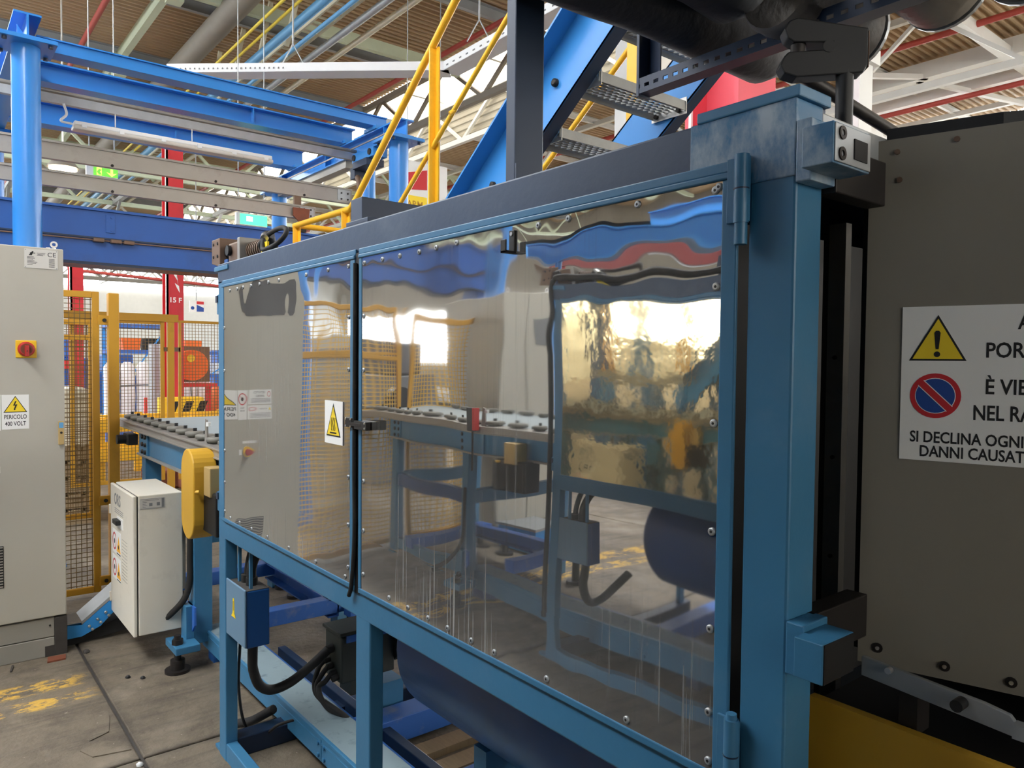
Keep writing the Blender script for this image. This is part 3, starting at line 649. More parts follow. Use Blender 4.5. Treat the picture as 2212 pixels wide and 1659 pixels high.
    MB().cyl((-5.23, 1.06, 1.025), (-5.23, 1.01, 1.025), .030, 10).build('sensor_motor', 'black', tb)
    MB().cyl((-5.34, 1.09, 1.03), (-5.30, 1.09, 1.03), .026, 10).build('sensor_motor', 'black', tb)
    # drive guard
    gg = T('drive_guard', w('rounded yellow drive guard on the conveyor beside grey box', 'small yellow drive motor end of the opposite conveyor, seen reflected'), 'machine guard', (-3.6, 1.05, .69), 'yellow drive guards')
    cx, r_, zt, zb = -3.60, .098, 1.03, .81
    prof = circ((cx, .985, zt), X1, Z1, r_, 15, 0, math.pi)+circ((cx, .985, zb), X1, Z1, r_, 15, math.pi, 2*math.pi)
    if not sec: MB().prism(prof, (0, .105, 0)).build('cover', 'guard_yellow', gg, .006)
    MB().box(-3.47, -3.38, 1.02, 1.085, .93, 1.06).build('motor_end', 'latch_yellow', gg, .004)
    MB().box(-3.56, -3.33, 1.03, 1.14, .76, .95).build('gearbox', 'black', gg, .008)
    MB().tube([(-3.49, 1.0, .945), (-3.475, .99, .945), (-3.47, 1.0, .945)], .008, 7).build('wing_screw', 'guard_yellow', gg)
    cb = MB().tube(bez([(-3.93, 1.09, .72), (-3.93, 1.088, .55), (-3.93, 1.085, .42), (-3.95, 1.06, .32), (-4.02, .99, .22), (-4.06, .94, .19)]), .016, 9)
    one(cb, 'black_cable', 'rubber', w('black cable clipped down the blue conveyor leg', 'black cable on the opposite conveyor leg, hidden'), 'cable')
    # ---- motor on the roof with looped hose
    ro = T('roof_motor', w('dirty gearmotor with looped black hose on the left enclosure top', 'gearmotor on top of the opposite enclosure, seen reflected'), 'motor', (-2.8, 1.0, 1.905), 'enclosure roof motors')
    MB().prism([(-3.13, .955, 1.925), (-3.03, .955, 1.905), (-3.03, .955, 2.02), (-3.13, .955, 2.02)], (0, .10, 0)).build('flange_plate', 'brown_steel', ro, .003)
    for (x, z) in ((-3.105, 2.0), (-3.055, 2.0), (-3.105, 1.95), (-3.055, 1.95)): MB().cyl((x, .955, z), (x, .952, z), .006, 8).build('bolt', 'black', ro)
    MB().cyl((-3.03, 1.0, 1.965), (-2.93, 1.0, 1.965), .028, 14).build('shaft', 'dark_iron', ro)
    MB().box(-2.93, -2.80, .955, 1.05, 1.908, 1.985).build('gearbox', 'brown_steel', ro, .008); MB().cyl((-2.90, .952, 1.955), (-2.90, .94, 1.955), .02, 10).build('gearbox_port', 'black', ro)
    MB().box(-2.80, -2.775, .945, 1.06, 1.906, 1.992).build('flange', 'aluminium', ro, .003)
    MB().cyl((-2.775, 1.0, 1.943), (-2.62, 1.0, 1.943), .030, 18).build('motor_body', 'dark_iron', ro)
    m = MB()
    for i in range(7): m.cyl((-2.765+.021*i, 1.0, 1.943), (-2.757+.021*i, 1.0, 1.943), .036, 18)
    m.build('cooling_fins', 'brown_steel', ro)
    MB().box(-2.99, -2.95, .96, 1.04, 1.905, 1.93).build('mount', 'deep_blue', ro)
    MB().cyl((-2.60, .99, 1.955), (-2.575, .975, 1.975), .024, 12).build('connector', 'black', ro)
    MB().cyl((-2.575, .965, 1.972), (-2.545, .952, 1.958), .014, 8).build('connector_nut', 'bright_steel', ro)
    MB().box(-2.565, -2.51, .948, .955, 1.905, 1.945).build('yellow_tag', 'sign_yellow', ro)
    pts = [(-2.55, .95, 1.955)]
    pts += [(-2.475+.105*math.cos(a), .955+.02*math.sin(a), 1.950+.036*math.sin(a)) for a in [(-2.0+i*.5) for i in range(12)]]
    pts += [(-2.62, .98, 1.92), (-2.66, 1.0, 1.912)]
    MB().tube(bez(pts, 5), .0085, 8).build('looped_hose', 'rubber', ro)
    # ---- dark housing on the roof
    hb = T('roof_housing', w('dark slate box on a flanged foot on the enclosure top', 'dark box on top of the opposite enclosure, seen reflected'), 'machine box', (-1.96, 1.2, 1.905), 'roof housings')
    MB().box(-1.995, -1.926, 1.0, 1.45, 1.925, 2.008).build('box', 'slate', hb, .002)
    MB().box(-1.935, -1.807, .955, 1.2, 1.916, 1.929).build('foot_flange', 'slate', hb, .002)
    MB().box(-1.94, -1.80, .950, 1.2, 1.905, 1.915).build('foot_flange', 'slate', hb, .001)
    up_ = T('support_post', w('tall slate blue post rising behind the enclosure top', 'tall post behind the opposite enclosure, seen reflected'), 'post', (-1.22, 1.0, 0), 'tall support posts')
    MB().box(-1.241, -1.209, .975, 1.052, 1.892, 4.6).build('post', 'slate', up_, .003)
    MB().box(-1.2085, -1.205, .975, .985, 1.905, 1.955).build('weld_strip', 'slate', up_)

line(False)
hot_sign('hot surface warning sign with yellow triangle on the left door')
MIR = True; line(True); MIR = False
one(MB().tube(bez([(-2.90, .985, .85), (-2.93, 1.0, .5), (-2.955, 1.0, .25), (-2.96, 1.03, .07), (-2.90, 1.08, .05), (-2.84, 1.12, .10), (-2.80, 1.2, .12)]), .006, 7), 'thin_cable', 'rubber', 'thin black cable hanging down beside the left enclosure leg', 'cable')
one(MB().tube(bez([(-3.06, 1.03, .045), (-3.0, 1.07, .07), (-2.90, 1.12, .14)]), .018, 9), 'hose_stub', 'rubber', 'short fat black hose end on floor behind left leg', 'hose')
# ------------------------------------------------------------------ right end: swung steel panel with the big sign
PD = V(.96, .28, 0).normalized(); PN = V(PD.y, -PD.x, 0); P0 = V(-.56, 1.15, 0)
def pp(s, z, o=0.0): return P0+PD*s+PN*o+V(0, 0, z)
pa = T('machine_guard', 'large grey sheet steel door panel carrying the big warning sign', 'panel', tuple(P0+V(0, 0, 1.085)))
MB().prism([pp(0, 1.085, -.012), pp(.95, 1.085, -.012), pp(.95, 1.888, -.012), pp(0, 1.888, -.012)], PN*.012).build('sheet', 'panel_grey', pa)
MB().box(-.575, -.545, 1.165, 1.20, 1.10, 1.86).build('edge_bar', 'black', pa)
MB().prism([pp(.02, 1.885, -.02), pp(.17, 1.885, -.02), pp(.95, 1.885, -.30), pp(.02, 1.885, -.30)], (0, 0, .025)).build('top_plate', 'black', pa)
for (s, z) in ((.038, 1.868), (.115, 1.875), (.042, 1.826)): MB().cyl(pp(s, z, 0), pp(s, z, .003), .0042, 8).build('rivet_hole', 'brown_steel', pa)
for (s, z) in ((.028, 1.112), (.118, 1.105), (.20, 1.102)):
    ring(MB(), pp(s, z, 0), PD, Z1, .003, .0075, PN*.002, 12).build('washer', 'dark_iron', pa); MB().cyl(pp(s, z, 0), pp(s, z, .004), .003, 8).build('screw', 'bright_steel', pa)
MB().cyl(pp(.112, 1.89, -.04), pp(.112, 1.905, -.04), .014, 12).build('cap', 'black', pa)
sg = T('warning_sign', 'large white sign with yellow exclamation triangle and no parking roundel', 'sign', tuple(pp(.17, 1.407)))
MB().prism([pp(.051, 1.407, .0005), pp(.36, 1.407, .0005), pp(.36, 1.635, .0005), pp(.051, 1.635, .0005)], PN*.0015).build('plate', 'paper', sg)
MB().prism(tri(pp(.098, 1.555, .0021), PD, Z1, .074, .067), PN*.0004).build('black_triangle', 'ink', sg)
MB().prism(tri(pp(.098, 1.5575, .0025), PD, Z1, .065, .0590), PN*.0003).build('yellow_triangle', 'sign_yellow', sg)
MB().prism([pp(.0955, 1.572, .0029), pp(.0995, 1.572, .0029), pp(.1015, 1.596, .0029), pp(.0995, 1.599, .0029), pp(.0955, 1.599, .0029), pp(.0935, 1.596, .0029)], PN*.0003).build('exclamation_mark', 'ink', sg)
MB().prism(circ(pp(.0975, 1.5645, .0029), PD, Z1, .0042, 14), PN*.0003).build('exclamation_mark', 'ink', sg)
rc = pp(.0965, 1.5035, 0)
MB().prism(circ(rc+PN*.0021, PD, Z1, .033, 36), PN*.0003).build('red_roundel', 'sign_red', sg)
MB().prism(circ(rc+PN*.0024, PD, Z1, .0262, 36), PN*.0002).build('white_ring', 'paper', sg)
MB().prism(circ(rc+PN*.0026, PD, Z1, .0252, 36), PN*.0002).build('blue_field', 'sign_blue', sg)
d1 = (PD-Z1).normalized(); d2 = (PD+Z1).normalized()
MB().prism([rc+PN*.0028+d1*a+d2*b for a, b in ((-.0265, -.0058), (.0265, -.0058), (.0265, .0058), (-.0265, .0058))], PN*.0001).build('white_bar', 'paper', sg)
MB().prism([rc+PN*.0029+d1*a+d2*b for a, b in ((-.0285, -.0046), (.0285, -.0046), (.0285, .0046), (-.0285, .0046))], PN*.0002).build('red_bar', 'sign_red', sg)
for (body, s, z, cap, al) in (('ATTENZIONE', .1955, 1.600, .0200, 'LEFT'), ('PORTE AUTOMATICHE', .1575, 1.5605, .0215, 'LEFT'), ('\u00c8 VIETATO SOSTARE', .1580, 1.5085, .0215, 'LEFT'), ('NEL RAGGIO D\'AZIONE', .1440, 1.4710, .0215, 'LEFT'),
                              ('SI DECLINA OGNI RESPONSABILIT\u00c0', .0645, 1.4345, .0165, 'LEFT'), ('DANNI CAUSATI A TERZI', .0775, 1.4135, .0165, 'LEFT')):
    wd = .80 if cap > .018 else .86
    text(body, pp(s, z, .0021), PD, Z1, cap/.72, 'ink', sg, bold=.018, sx=wd if len(body) < 18 else wd*.9)
one(MB().box(-.594, .9, 1.07, 1.085, .12, 1.040), 'yellow_guard', 'guard_yellow', 'yellow sheet guard low down below the grey steel panel', 'machine guard')
MB_ = MB().box(-.59, .9, 1.086, 1.70, 1.005, 1.030)
one(MB_, 'dark_shelf', 'black', 'dark ledge between the yellow guard and the grey panel', 'ledge')
lv = T('lever_arm', 'pale steel lever bar with dark knob below the grey panel', 'lever', (-.4, 1.08, 1.1))
MB().prism([(-.52, 1.08, 1.122), (-.52, 1.08, 1.094), (-.326, 1.08, 1.080), (-.318, 1.08, 1.092), (-.330, 1.08, 1.106), (-.36, 1.08, 1.111)], (0, .008, 0)).build('bar', 'galvanised', lv, .001)
MB().cyl((-.385, 1.08, 1.103), (-.385, 1.06, 1.103), .008, 14).build('knob', 'black', lv)
MB().cyl((-.478, 1.079, 1.116), (-.478, 1.07, 1.116), .0045, 10).build('bolt', 'bright_steel', lv)
MB().box(-.324, -.31, 1.07, 1.088, 1.082, 1.10).build('bent_end', 'galvanised', lv)
MB().box(-.47, -.445, 1.09, 1.13, 1.03, 1.092).build('bracket', 'dark_iron', lv)
st_ = T('guide_bar', 'grey vertical guide bar in the dark gap beside the post', 'guide bar', (-.69, 1.3, 0))
MB().box(-.703, -.672, 1.30, 1.32, .3, 1.80).build('bar', 'plinth_grey', st_); MB().box(-.72, -.703, 1.312, 1.33, .3, 1.80).build('back_bar', 'black', st_)
for z in (1.2, 1.38, 1.56): MB().cyl((-.687, 1.30, z), (-.687, 1.297, z), .004, 8).build('screw', 'dark_iron', st_)
hs = T('dark_backing', 'dark backing added behind the grey steel panel against bright background', 'machine', (0, 1.9, 0))
MB().box(-.54, 1.2, 1.75, 1.8, 0, 1.86).build('rear_plate', 'black', hs); MB().box(-.54, 1.2, 1.72, 1.75, 0, .9).build('bed', 'navy', hs); MB().box(-.53, -.45, 1.6, 1.75, .9, 1.1).build('block', 'dark_iron', hs)  # black plates placed to block the bright hall behind the gap
# ------------------------------------------------------------------ overhead ducts, slotted bar, clevis
sl = T('slotted_bar', 'dark blue slotted angle bar with hanger carrying the grey ducts', 'bracket', (-1, 1.45, 2.23))
m = MB(); zb, zt = 2.228, 2.266
m.box(-1.30, .6, 1.448, 1.4515, zt-.011, zt); m.box(-1.30, .6, 1.448, 1.4515, zb, zb+.011)
m.v = []; m.f = []; m.sm = []
m.box(-1.30, .6, 1.448, 1.4515, zb+.022, zt); m.box(-1.30, .6, 1.448, 1.4515, zb, zb+.013)
x = -1.295
while x < .6:
    m.box(x, x+.014, 1.448, 1.4515, zb+.013, zb+.022); x += .030
m.build('slotted_face', 'navy', sl)
MB().box(-1.30, .6, 1.4515, 1.49, zb, zb+.004).build('lower_flange', 'navy', sl)
MB().box(-1.30, .6, 1.4535, 1.4565, zb+.004, zt).build('web_shadow', 'black', sl) if False else None
MB().box(-1.306, -1.298, 1.447, 1.49, 2.222, 2.8).build('hanger', 'navy', sl); MB().box(-1.298, -1.262, 1.486, 1.49, 2.25, 2.8).build('hanger_web', 'navy', sl)
MB().box(-.2, -.16, 1.45, 1.49, 2.25, 3.4).build('hanger', 'navy', sl)
b2 = T('upper_beam', 'dark blue beam crossing behind the slotted bar at upper right', 'beam', (-.6, 1.9, 2.45))
MB().bar((-.95, 1.85, 2.50), (.8, 1.85, 2.50), .07, .07).build('beam', 'navy', b2); MB().bar((.4, 1.85, 2.5), (.4, 1.85, 4.0), .05, .05).build('hanger', 'navy', b2)
def duct(xc, zc, r, y0, y1, label, seed, mt='duct_dark'):
    rnd = random.Random(seed); n = 26; pts = []; rr = []
    for i in range(n):
        t_ = i/(n-1); y = y0+(y1-y0)*t_
        pts.append((xc+.006*math.sin(y*5+seed), y, zc+.006*math.sin(y*4+seed*2))); e = (y1-y)/r
        f = 1 if e > 1 else math.sqrt(max(.05, 1-(1-e)**2))
        rr.append(r*(1+.03*math.sin(y*17+seed)+.02*rnd.uniform(-1, 1))*f)
    return one(MB().tube(pts, rr, 24), 'fabric_duct', mt, label, 'duct', 'fabric ducts over the machine')
duct(-1.13, 2.352, .080, -1.2, 1.86, 'lowest dark grey duct, ending in front of the red column', 1)
duct(-.985, 2.362, .078, -1.2, 1.50, 'dark grey duct whose rounded end rests on the slotted bar', 2)
duct(-.875, 2.357, .060, -1.2, 1.42, 'third dark duct, half hidden behind the slotted bar', 3)
duct(-.60, 2.52, .085, -1.2, 1.30, 'dark duct over the bracket, mostly above the picture', 4)
duct(-.40, 2.53, .085, -1.2, 1.30, 'dark duct farthest from the stairs, outside the picture', 5)
def flex(xc, y0, y1, zc, r, label, mt='duct_alu'):
    pts = []; rr = []; n = int((y1-y0)/.014); 
    for i in range(n+1): pts.append((xc, y0+(y1-y0)*i/n, zc)); rr.append(r*(1.0 if i % 2 else .9))
    t = T('flexible_duct', label, 'duct', (xc, y1, zc), 'flexible ducts')
    MB().tube(pts, rr, 26, caps=False).build('corrugated_hose', mt, t); ring(MB(), (xc, y1-.005, zc), X1, Z1, r*.93, r*1.02, (0, .01, 0), 28).build('end_ring', 'galvanised', t)
flex(-.875, 1.38, 1.70, 2.308, .082, 'grey wrinkled flexible duct end behind the dark bracket', 'duct_fold')
flex(-.672, .4, 1.69, 2.335, .086, 'silver flexible duct with open end at the top right')
flex(-.508, .4, 1.66, 2.322, .086, 'second silver flexible duct cut by the top right corner')
cv = T('clevis_bracket', 'dark forked steel bracket on a rod above the enclosure corner', 'bracket', (-.58, 1.1, 1.9))
BD = V(.7, .714, 0).normalized(); BN = V(BD.y, -BD.x, 0); BE = V(-.546, 1.10, 0)
def bp_(t_, z, o=0.0): return BE-BD*t_+BN*o+V(0, 0, z)
m = MB()
m.prism([bp_(t_, z, .012) for t_, z in ((0, 1.985), (.006, 1.974), (.10, 1.970), (.118, 1.976), (.124, 1.988), (.118, 2.001), (.112, 2.007), (.05, 2.009), (.05, 2.019), (.105, 2.021), (.114, 2.027), (.119, 2.040), (.112, 2.052), (.10, 2.056), (0, 2.038))], BN*-.03)
m.build('fork', 'black', cv, .002)
MB().prism([bp_(-.0005, z, o) for z, o in ((1.982, .011), (2.034, .011), (2.034, -.017), (1.982, -.017))], BD*.001).build('lit_end_face', 'brown_steel', cv)  # paler face puts the light on the fork's end into its colour
MB().cyl(bp_(.095, 1.99, -.003), bp_(.095, 2.04, -.003), .011, 14).build('pin', 'dark_iron', cv)
MB().tube([bp_(.055, 2.013, .013), bp_(.055, 2.013, .012)], .009, 12).build('slot_end', 'black', cv)
MB().cyl((-.566, 1.08, 1.80), (-.566, 1.08, 1.98), .0125, 14).build('rod', 'black', cv)
one(MB().cyl((-.70, 1.14, 2.045), (-.655, 1.62, 1.965), .011, 12), 'push_rod', 'dark_iron', 'slanting dark rod running back from the forked bracket', 'rod')
# ------------------------------------------------------------------ tall control cabinet
cb = T('control_cabinet', 'tall light grey control cabinet with red main switch and danger label', 'cabinet', (-4.75, .28, 0))
xf = -4.449
MB().box(-5.05, xf-.022, -.055, .614, .205, 2.090).build('body', 'cabinet_grey', cb, .006)
dd = MB().box(xf-.020, xf, -.061, .619, .207, 2.095).build('door', 'cabinet_grey', cb, .005)
MB().box(-5.03, xf-.012, -.05, .565, .10, .198).build('plinth', 'plinth_grey', cb, .003); MB().box(-5.03, xf-.008, -.05, .565, .0, .096).build('plinth', 'plinth_grey', cb, .003)
MB().box(xf-.05, xf-.004, .565, .622, .0, .198).build('plinth_corner', 'soot', cb, .002); MB().box(xf-.05, xf-.006, .522, .565, .0, .055).build('plinth_patch', 'soot', cb)
MB().cyl((xf-.01, .545, .16), (xf-.005, .545, .16), .005, 8).build('plinth_screw', 'ink', cb)
for y in (.56, .585):
    MB().cyl((xf-.06, y, 2.09), (xf-.06, y, 2.105), .010, 8).build('eye_bolt', 'bright_steel', cb)
ring(MB(), (xf-.06, .585, 2.122), Y1, Z1, .009, .017, (.008, 0, 0), 14).build('eye_bolt', 'bright_steel', cb)
for i in range(15): MB().box(xf, xf+.004, .175, .347, .397+.014*i, .403+.014*i).build('vent_slat', 'plinth_grey', dd)
MB().box(xf, xf+.0015, .172, .350, .392, .603).build('vent_backing', 'ink', dd)
wi = circ((xf, 0, 0), Y1, Z1, .018, 5, 0, math.pi/2)
m = MB(); q = [(xf, .262, 1.80), (xf, .282, 1.82), (xf, .282, 1.985), (xf, .262, 2.005), (xf, .014, 2.005), (xf, -.006, 1.985), (xf, -.006, 1.82), (xf, .014, 1.80)]
m.prism(q, (.003, 0, 0)); m.build('window', 'window_grey', dd)
hd = MB().box(xf, xf+.012, .588, .614, 1.093, 1.214).build('handle', 'latch_yellow', dd, .003)
MB().box(xf+.012, xf+.0135, .591, .611, 1.180, 1.208).build('blue_sticker', 'pipe_blue', dd); MB().cyl((xf+.012, .601, 1.155), (xf+.014, .601, 1.155), .006, 10).build('key_hole', 'ink', dd)
np_ = T('cabinet_nameplate', 'metal nameplate with CE mark at the top of the tall cabinet', 'nameplate', (xf, .52, 1.988))
MB().box(xf, xf+.0025, .450, .594, 1.988, 2.084).build('plate', 'plate_alu', np_, .0008)
text('CE', (xf+.0026, .548, 2.050), Y1, Z1, .032, 'ink', np_, sx=1.0)
MB().prism([(xf+.0026, .468, 2.052), (xf+.0026, .482, 2.052), (xf+.0026, .490, 2.073), (xf+.0026, .484, 2.073)], (.0003, 0, 0)).build('logo_mark', 'ink', np_)
MB().box(xf+.0026, xf+.0029, .474, .497, 2.062, 2.066).build('logo_mark', 'ink', np_)
m = MB()
for i, (a, b) in enumerate(((.503, .54), (.506, .538), (.503, .53), (.462, .49), (.462, .495), (.462, .487), (.462, .493), (.462, .505), (.462, .500), (.462, .485))):
    z = 2.064-.006*i if i < 3 else 2.044-.0065*(i-3); m.box(xf+.0026, xf+.0028, a, b, z, z+.0022)
for i in range(9): m.box(xf+.0026, xf+.0028, .555, .580, 1.998+.005*i, 2.0+.005*i)
m.build('small_print', 'ink', np_)
for y in (.455, .589):
    for z in (1.993, 2.079): MB().cyl((xf+.0025, y, z), (xf+.0035, y, z), .0022, 8).build('rivet', 'label_grey', np_)
ms = T('main_switch', 'red rotary main switch on a square yellow plate on the cabinet', 'switch', (xf, .453, 1.538))
MB().box(xf, xf+.006, .409, .498, 1.538, 1.625).build('plate', 'switch_yellow', ms, .003)
MB().tube([(xf+.006, .4535, 1.5815), (xf+.022, .4535, 1.5815), (xf+.03, .4535, 1.5815)], [.037, .036, .030], 24).build('collar', 'switch_red', ms)
MB().cyl((xf+.03, .4535, 1.5815), (xf+.031, .4535, 1.5815), .026, 20).build('dial', 'rust', ms)
MB().box(xf+.03, xf+.045, .4445, .4625, 1.545, 1.60).build('knob', 'switch_red', ms, .003); MB().cyl((xf+.045, .4535, 1.572), (xf+.0455, .4535, 1.572), .003, 8).build('pin_hole', 'ink', ms)
dg = T('danger_label', 'white danger 400 volt label with yellow lightning triangle', 'sign', (xf, .406, 1.182))
MB().box(xf, xf+.001, .349, .463, 1.182, 1.354).build('plate', 'paper', dg)
MB().prism(tri((xf+.001, .406, 1.266), Y1, Z1, .100, .082), (.0003, 0, 0)).build('black_triangle', 'ink', dg)
MB().prism(tri((xf+.0013, .406, 1.2695), Y1, Z1, .088, .073), (.0003, 0, 0)).build('yellow_triangle', 'sign_yellow', dg)
MB().prism([(xf+.0016, y, z) for y, z in ((.405, 1.322), (.396, 1.300), (.405, 1.300), (.400, 1.284), (.3985, 1.286), (.400, 1.276), (.408, 1.281), (.405, 1.2825), (.414, 1.306), (.404, 1.305), (.411, 1.322))], (.0003, 0, 0)).build('lightning_mark', 'ink', dg)
text('PERICOLO', (xf+.0011, .406, 1.234), Y1, Z1, .0300, 'ink', dg, align='CENTER', bold=.012, sx=.68)
text('400 VOLT', (xf+.0011, .406, 1.200), Y1, Z1, .0300, 'ink', dg, align='CENTER', bold=.012, sx=.68)
sk = T('rules_labels', 'strip of white prohibition stickers on the cabinet, seen reflected', 'sign', (xf, .2, 1.178))
MB().box(xf, xf+.001, .268, .345, 1.178, 1.355).build('plate', 'paper', sk); MB().box(xf, xf+.001, .120, .262, 1.178, 1.262).build('plate', 'paper', sk); MB().box(xf, xf+.001, .120, .262, 1.268, 1.355).build('plate', 'paper', sk)
ring(MB(), (xf+.0012, .306, 1.302), Y1, Z1, .030, .036, (.0004, 0, 0)).build('red_ring', 'sign_red', sk)
MB().bar((xf+.0014, .284, 1.280), (xf+.0014, .328, 1.324), .0006, .006, (1, 0, 0)).build('red_bar', 'sign_red', sk)
MB().prism(circ((xf+.0011, .306, 1.302), Y1, Z1, .012, 10), (.0003, 0, 0)).build('bucket_mark', 'ink', sk)
ring(MB(), (xf+.0012, .146, 1.328), Y1, Z1, .013, .0165, (.0004, 0, 0)).build('red_ring', 'sign_red', sk); ring(MB(), (xf+.0012, .246, 1.240), Y1, Z1, .009, .012, (.0004, 0, 0)).build('red_ring', 'sign_red', sk)
MB().prism(tri((xf+.0012, .138, 1.232), Y1, Z1, .022, .02), (.0003, 0, 0)).build('yellow_triangle', 'sign_yellow', sk)
for (b_, y, z, s_) in (('VIETATO', .212, 1.332, .020), ('APRIRE', .212, 1.310, .020), ('VIETATO', .306, 1.245, .012), ('ESEGUIRE', .306, 1.228, .012), ('ATTENZIONE', .192, 1.236, .011)):
    text(b_, (xf+.0011, y, z), Y1, Z1, s_, 'ink', sk, align='CENTER', sx=.8)
m = MB()
for i in range(4): m.box(xf+.001, xf+.0012, .13, .25, 1.278+.007*i, 1.281+.007*i); m.box(xf+.001, xf+.0012, .13, .25, 1.188+.008*i, 1.191+.008*i)
m.build('small_print', 'label_grey', sk)
es = T('emergency_stop', 'red emergency stop button on yellow disc, seen reflected', 'switch', (xf, .272, .955))
MB().cyl((xf, .272, .985), (xf+.008, .272, .985), .032, 20).build('yellow_disc', 'switch_yellow', es); MB().tube([(xf+.008, .272, .985), (xf+.03, .272, .985), (xf+.045, .272, .985)], [.012, .02, .018], 16).build('red_button', 'switch_red', es)
MB().box(xf, xf+.001, .235, .305, 1.035, 1.05).build('tag', 'paper', es); MB().box(xf, xf+.001, .315, .34, .968, 1.0).build('tag', 'paper', es)
# ------------------------------------------------------------------ hung grey box
gb = T('grey_terminal_box', 'light grey electrical box hung on the conveyor leg above floor', 'electrical box', (-4.25, .95, .16))
MB().box(-4.52, -4.0, .866, 1.072, .165, .865).build('body', 'box_grey', gb, .005)
gd = MB().box(-4.53, -4.003, .842, .860, .162, .862).build('door', 'box_grey', gb, .005)
MB().box(-4.50, -4.01, .859, .868, .17, .858).build('seal', 'ink', gb)
for z in (.24, .72): MB().box(-4.536, -4.518, .834, .846, z-.025, z+.025).build('hinge', 'box_grey', gd, .002)
kn = MB().box(-4.36, -4.22, .8395, .842, .655, .71).build('lock_plate', 'paper', gd, .002)
MB().box(-4.35, -4.26, .815, .8395, .675, .70).build('lock_knob', 'black', gd, .004)
text('ORS', (-4.43, .8415, .765), X1, Z1, .085, 'label_grey', gd, bold=.02, sx=.95)
for i in range(3): MB().box(-4.42, -4.22, .8412, .8418, .742-.010*i, .745-.010*i).build('logo_line', 'label_grey', gd)
for z in (.565, .425):
    MB().box(-4.475, -4.275, .8408, .8418, z-.062, z+.062).build('sticker', 'paper', gd)
    ring(MB(), (-4.425, .8407, z), X1, Z1, .037, .047, (0, -.0004, 0)).build('red_ring', 'sign_red', gd)
    MB().prism(tri((-4.325, .8407, z-.045), X1, Z1, .095, .085), (0, -.0004, 0)).build('orange_triangle', 'sign_orange', gd)
    MB().prism(circ((-4.425, .8407, z), X1, Z1, .014, 10), (0, -.0004, 0)).build('hand_mark', 'ink', gd); MB().prism(circ((-4.325, .8402, z-.018), X1, Z1, .012, 8), (0, -.0004, 0)).build('bolt_mark', 'ink', gd)
    MB().box(-4.37, -4.28, .8404, .8407, z-.058, z-.052).build('caption', 'ink', gd)
m = MB()
for i in range(13): m.box(-4.25, -4.13, .841, .8418, .40+.017*i, .402+.017*i)
m.build('faded_text', 'plinth_grey', gd)
gp = T('box_nameplate', 'small metal nameplate on the side of the grey box', 'nameplate', (-4.0, .93, .80))
MB().box(-4.0, -3.998, .872, .990, .795, .848).build('plate', 'plate_alu', gp, .0006)
m = MB(); m.box(-3.998, -3.9975, .877, .985, .8435, .845); m.box(-3.998, -3.9975, .877, .985, .798, .7995); m.box(-3.998, -3.9975, .973, .985, .80, .843)
for i, (a, b) in enumerate(((.885, .96), (.885, .905), (.885, .90), (.885, .905), (.885, .90))): m.box(-3.998, -3.9976, a, b, .836-.008*i, .838-.008*i)
for i in range(2): m.box(-3.998, -3.9976, .915+.035*i, .930+.035*i, .808, .824)
m.build('small_print', 'label_grey', gp)
MB().box(-4.30, -4.05, 1.07, 1.10, .35, .75).build('mount', 'plinth_grey', gb)
# ------------------------------------------------------------------ light blue cable ramp
rp = T('cable_ramp', 'bright light blue cable trunking bent up between cabinet and grey box', 'cable trunking', (-4.6, .7, .04))
sd = [(.60, .044), (.70, .046), (.79, .085), (.86, .155), (1.02, .30), (1.02, .375), (.86, .235), (.70, .108), (.60, .122)]
MB().prism([(-4.53, y, z) for y, z in sd], (-.004, 0, 0)).build('side_plate', 'sky_blue', rp); MB().prism([(-4.70, y, z) for y, z in sd], (-.004, 0, 0)).build('side_plate', 'sky_blue', rp)
MB().prism([(-4.53, y, z+.002) for y, z in ((.70, .108), (.86, .235), (1.02, .375), (1.02, .395), (.86, .255), (.70, .126))], (-.174, 0, 0)).build('cover', 'galvanised', rp)
MB().box(-4.704, -4.526, .60, .70, .122, .128).build('cover', 'galvanised', rp)
for (y, z) in ((.735, .095), (.75, .075), (.775, .125), (.79, .105), (.815, .155), (.83, .135), (.86, .19), (.875, .17)):
    MB().tube([(-4.53, y, z), (-4.526, y, z), (-4.524, y, z)], [.008, .008, .005], 10).build('bolt', 'bright_steel', rp)
one(MB().prism([(-4.56, .63, .0), (-4.56, .66, .0), (-4.56, 1.10, .05), (-4.56, 1.25, .16), (-4.56, 1.2, .21), (-4.56, .85, .09), (-4.56, .72, .045), (-4.56, .63, .04)], (-.35, 0, 0)), 'cable_trough', 'rubber', 'black cable trough on the floor beneath light blue trunking', 'rubber sheet')  # black trough standing in for the dark slab edge
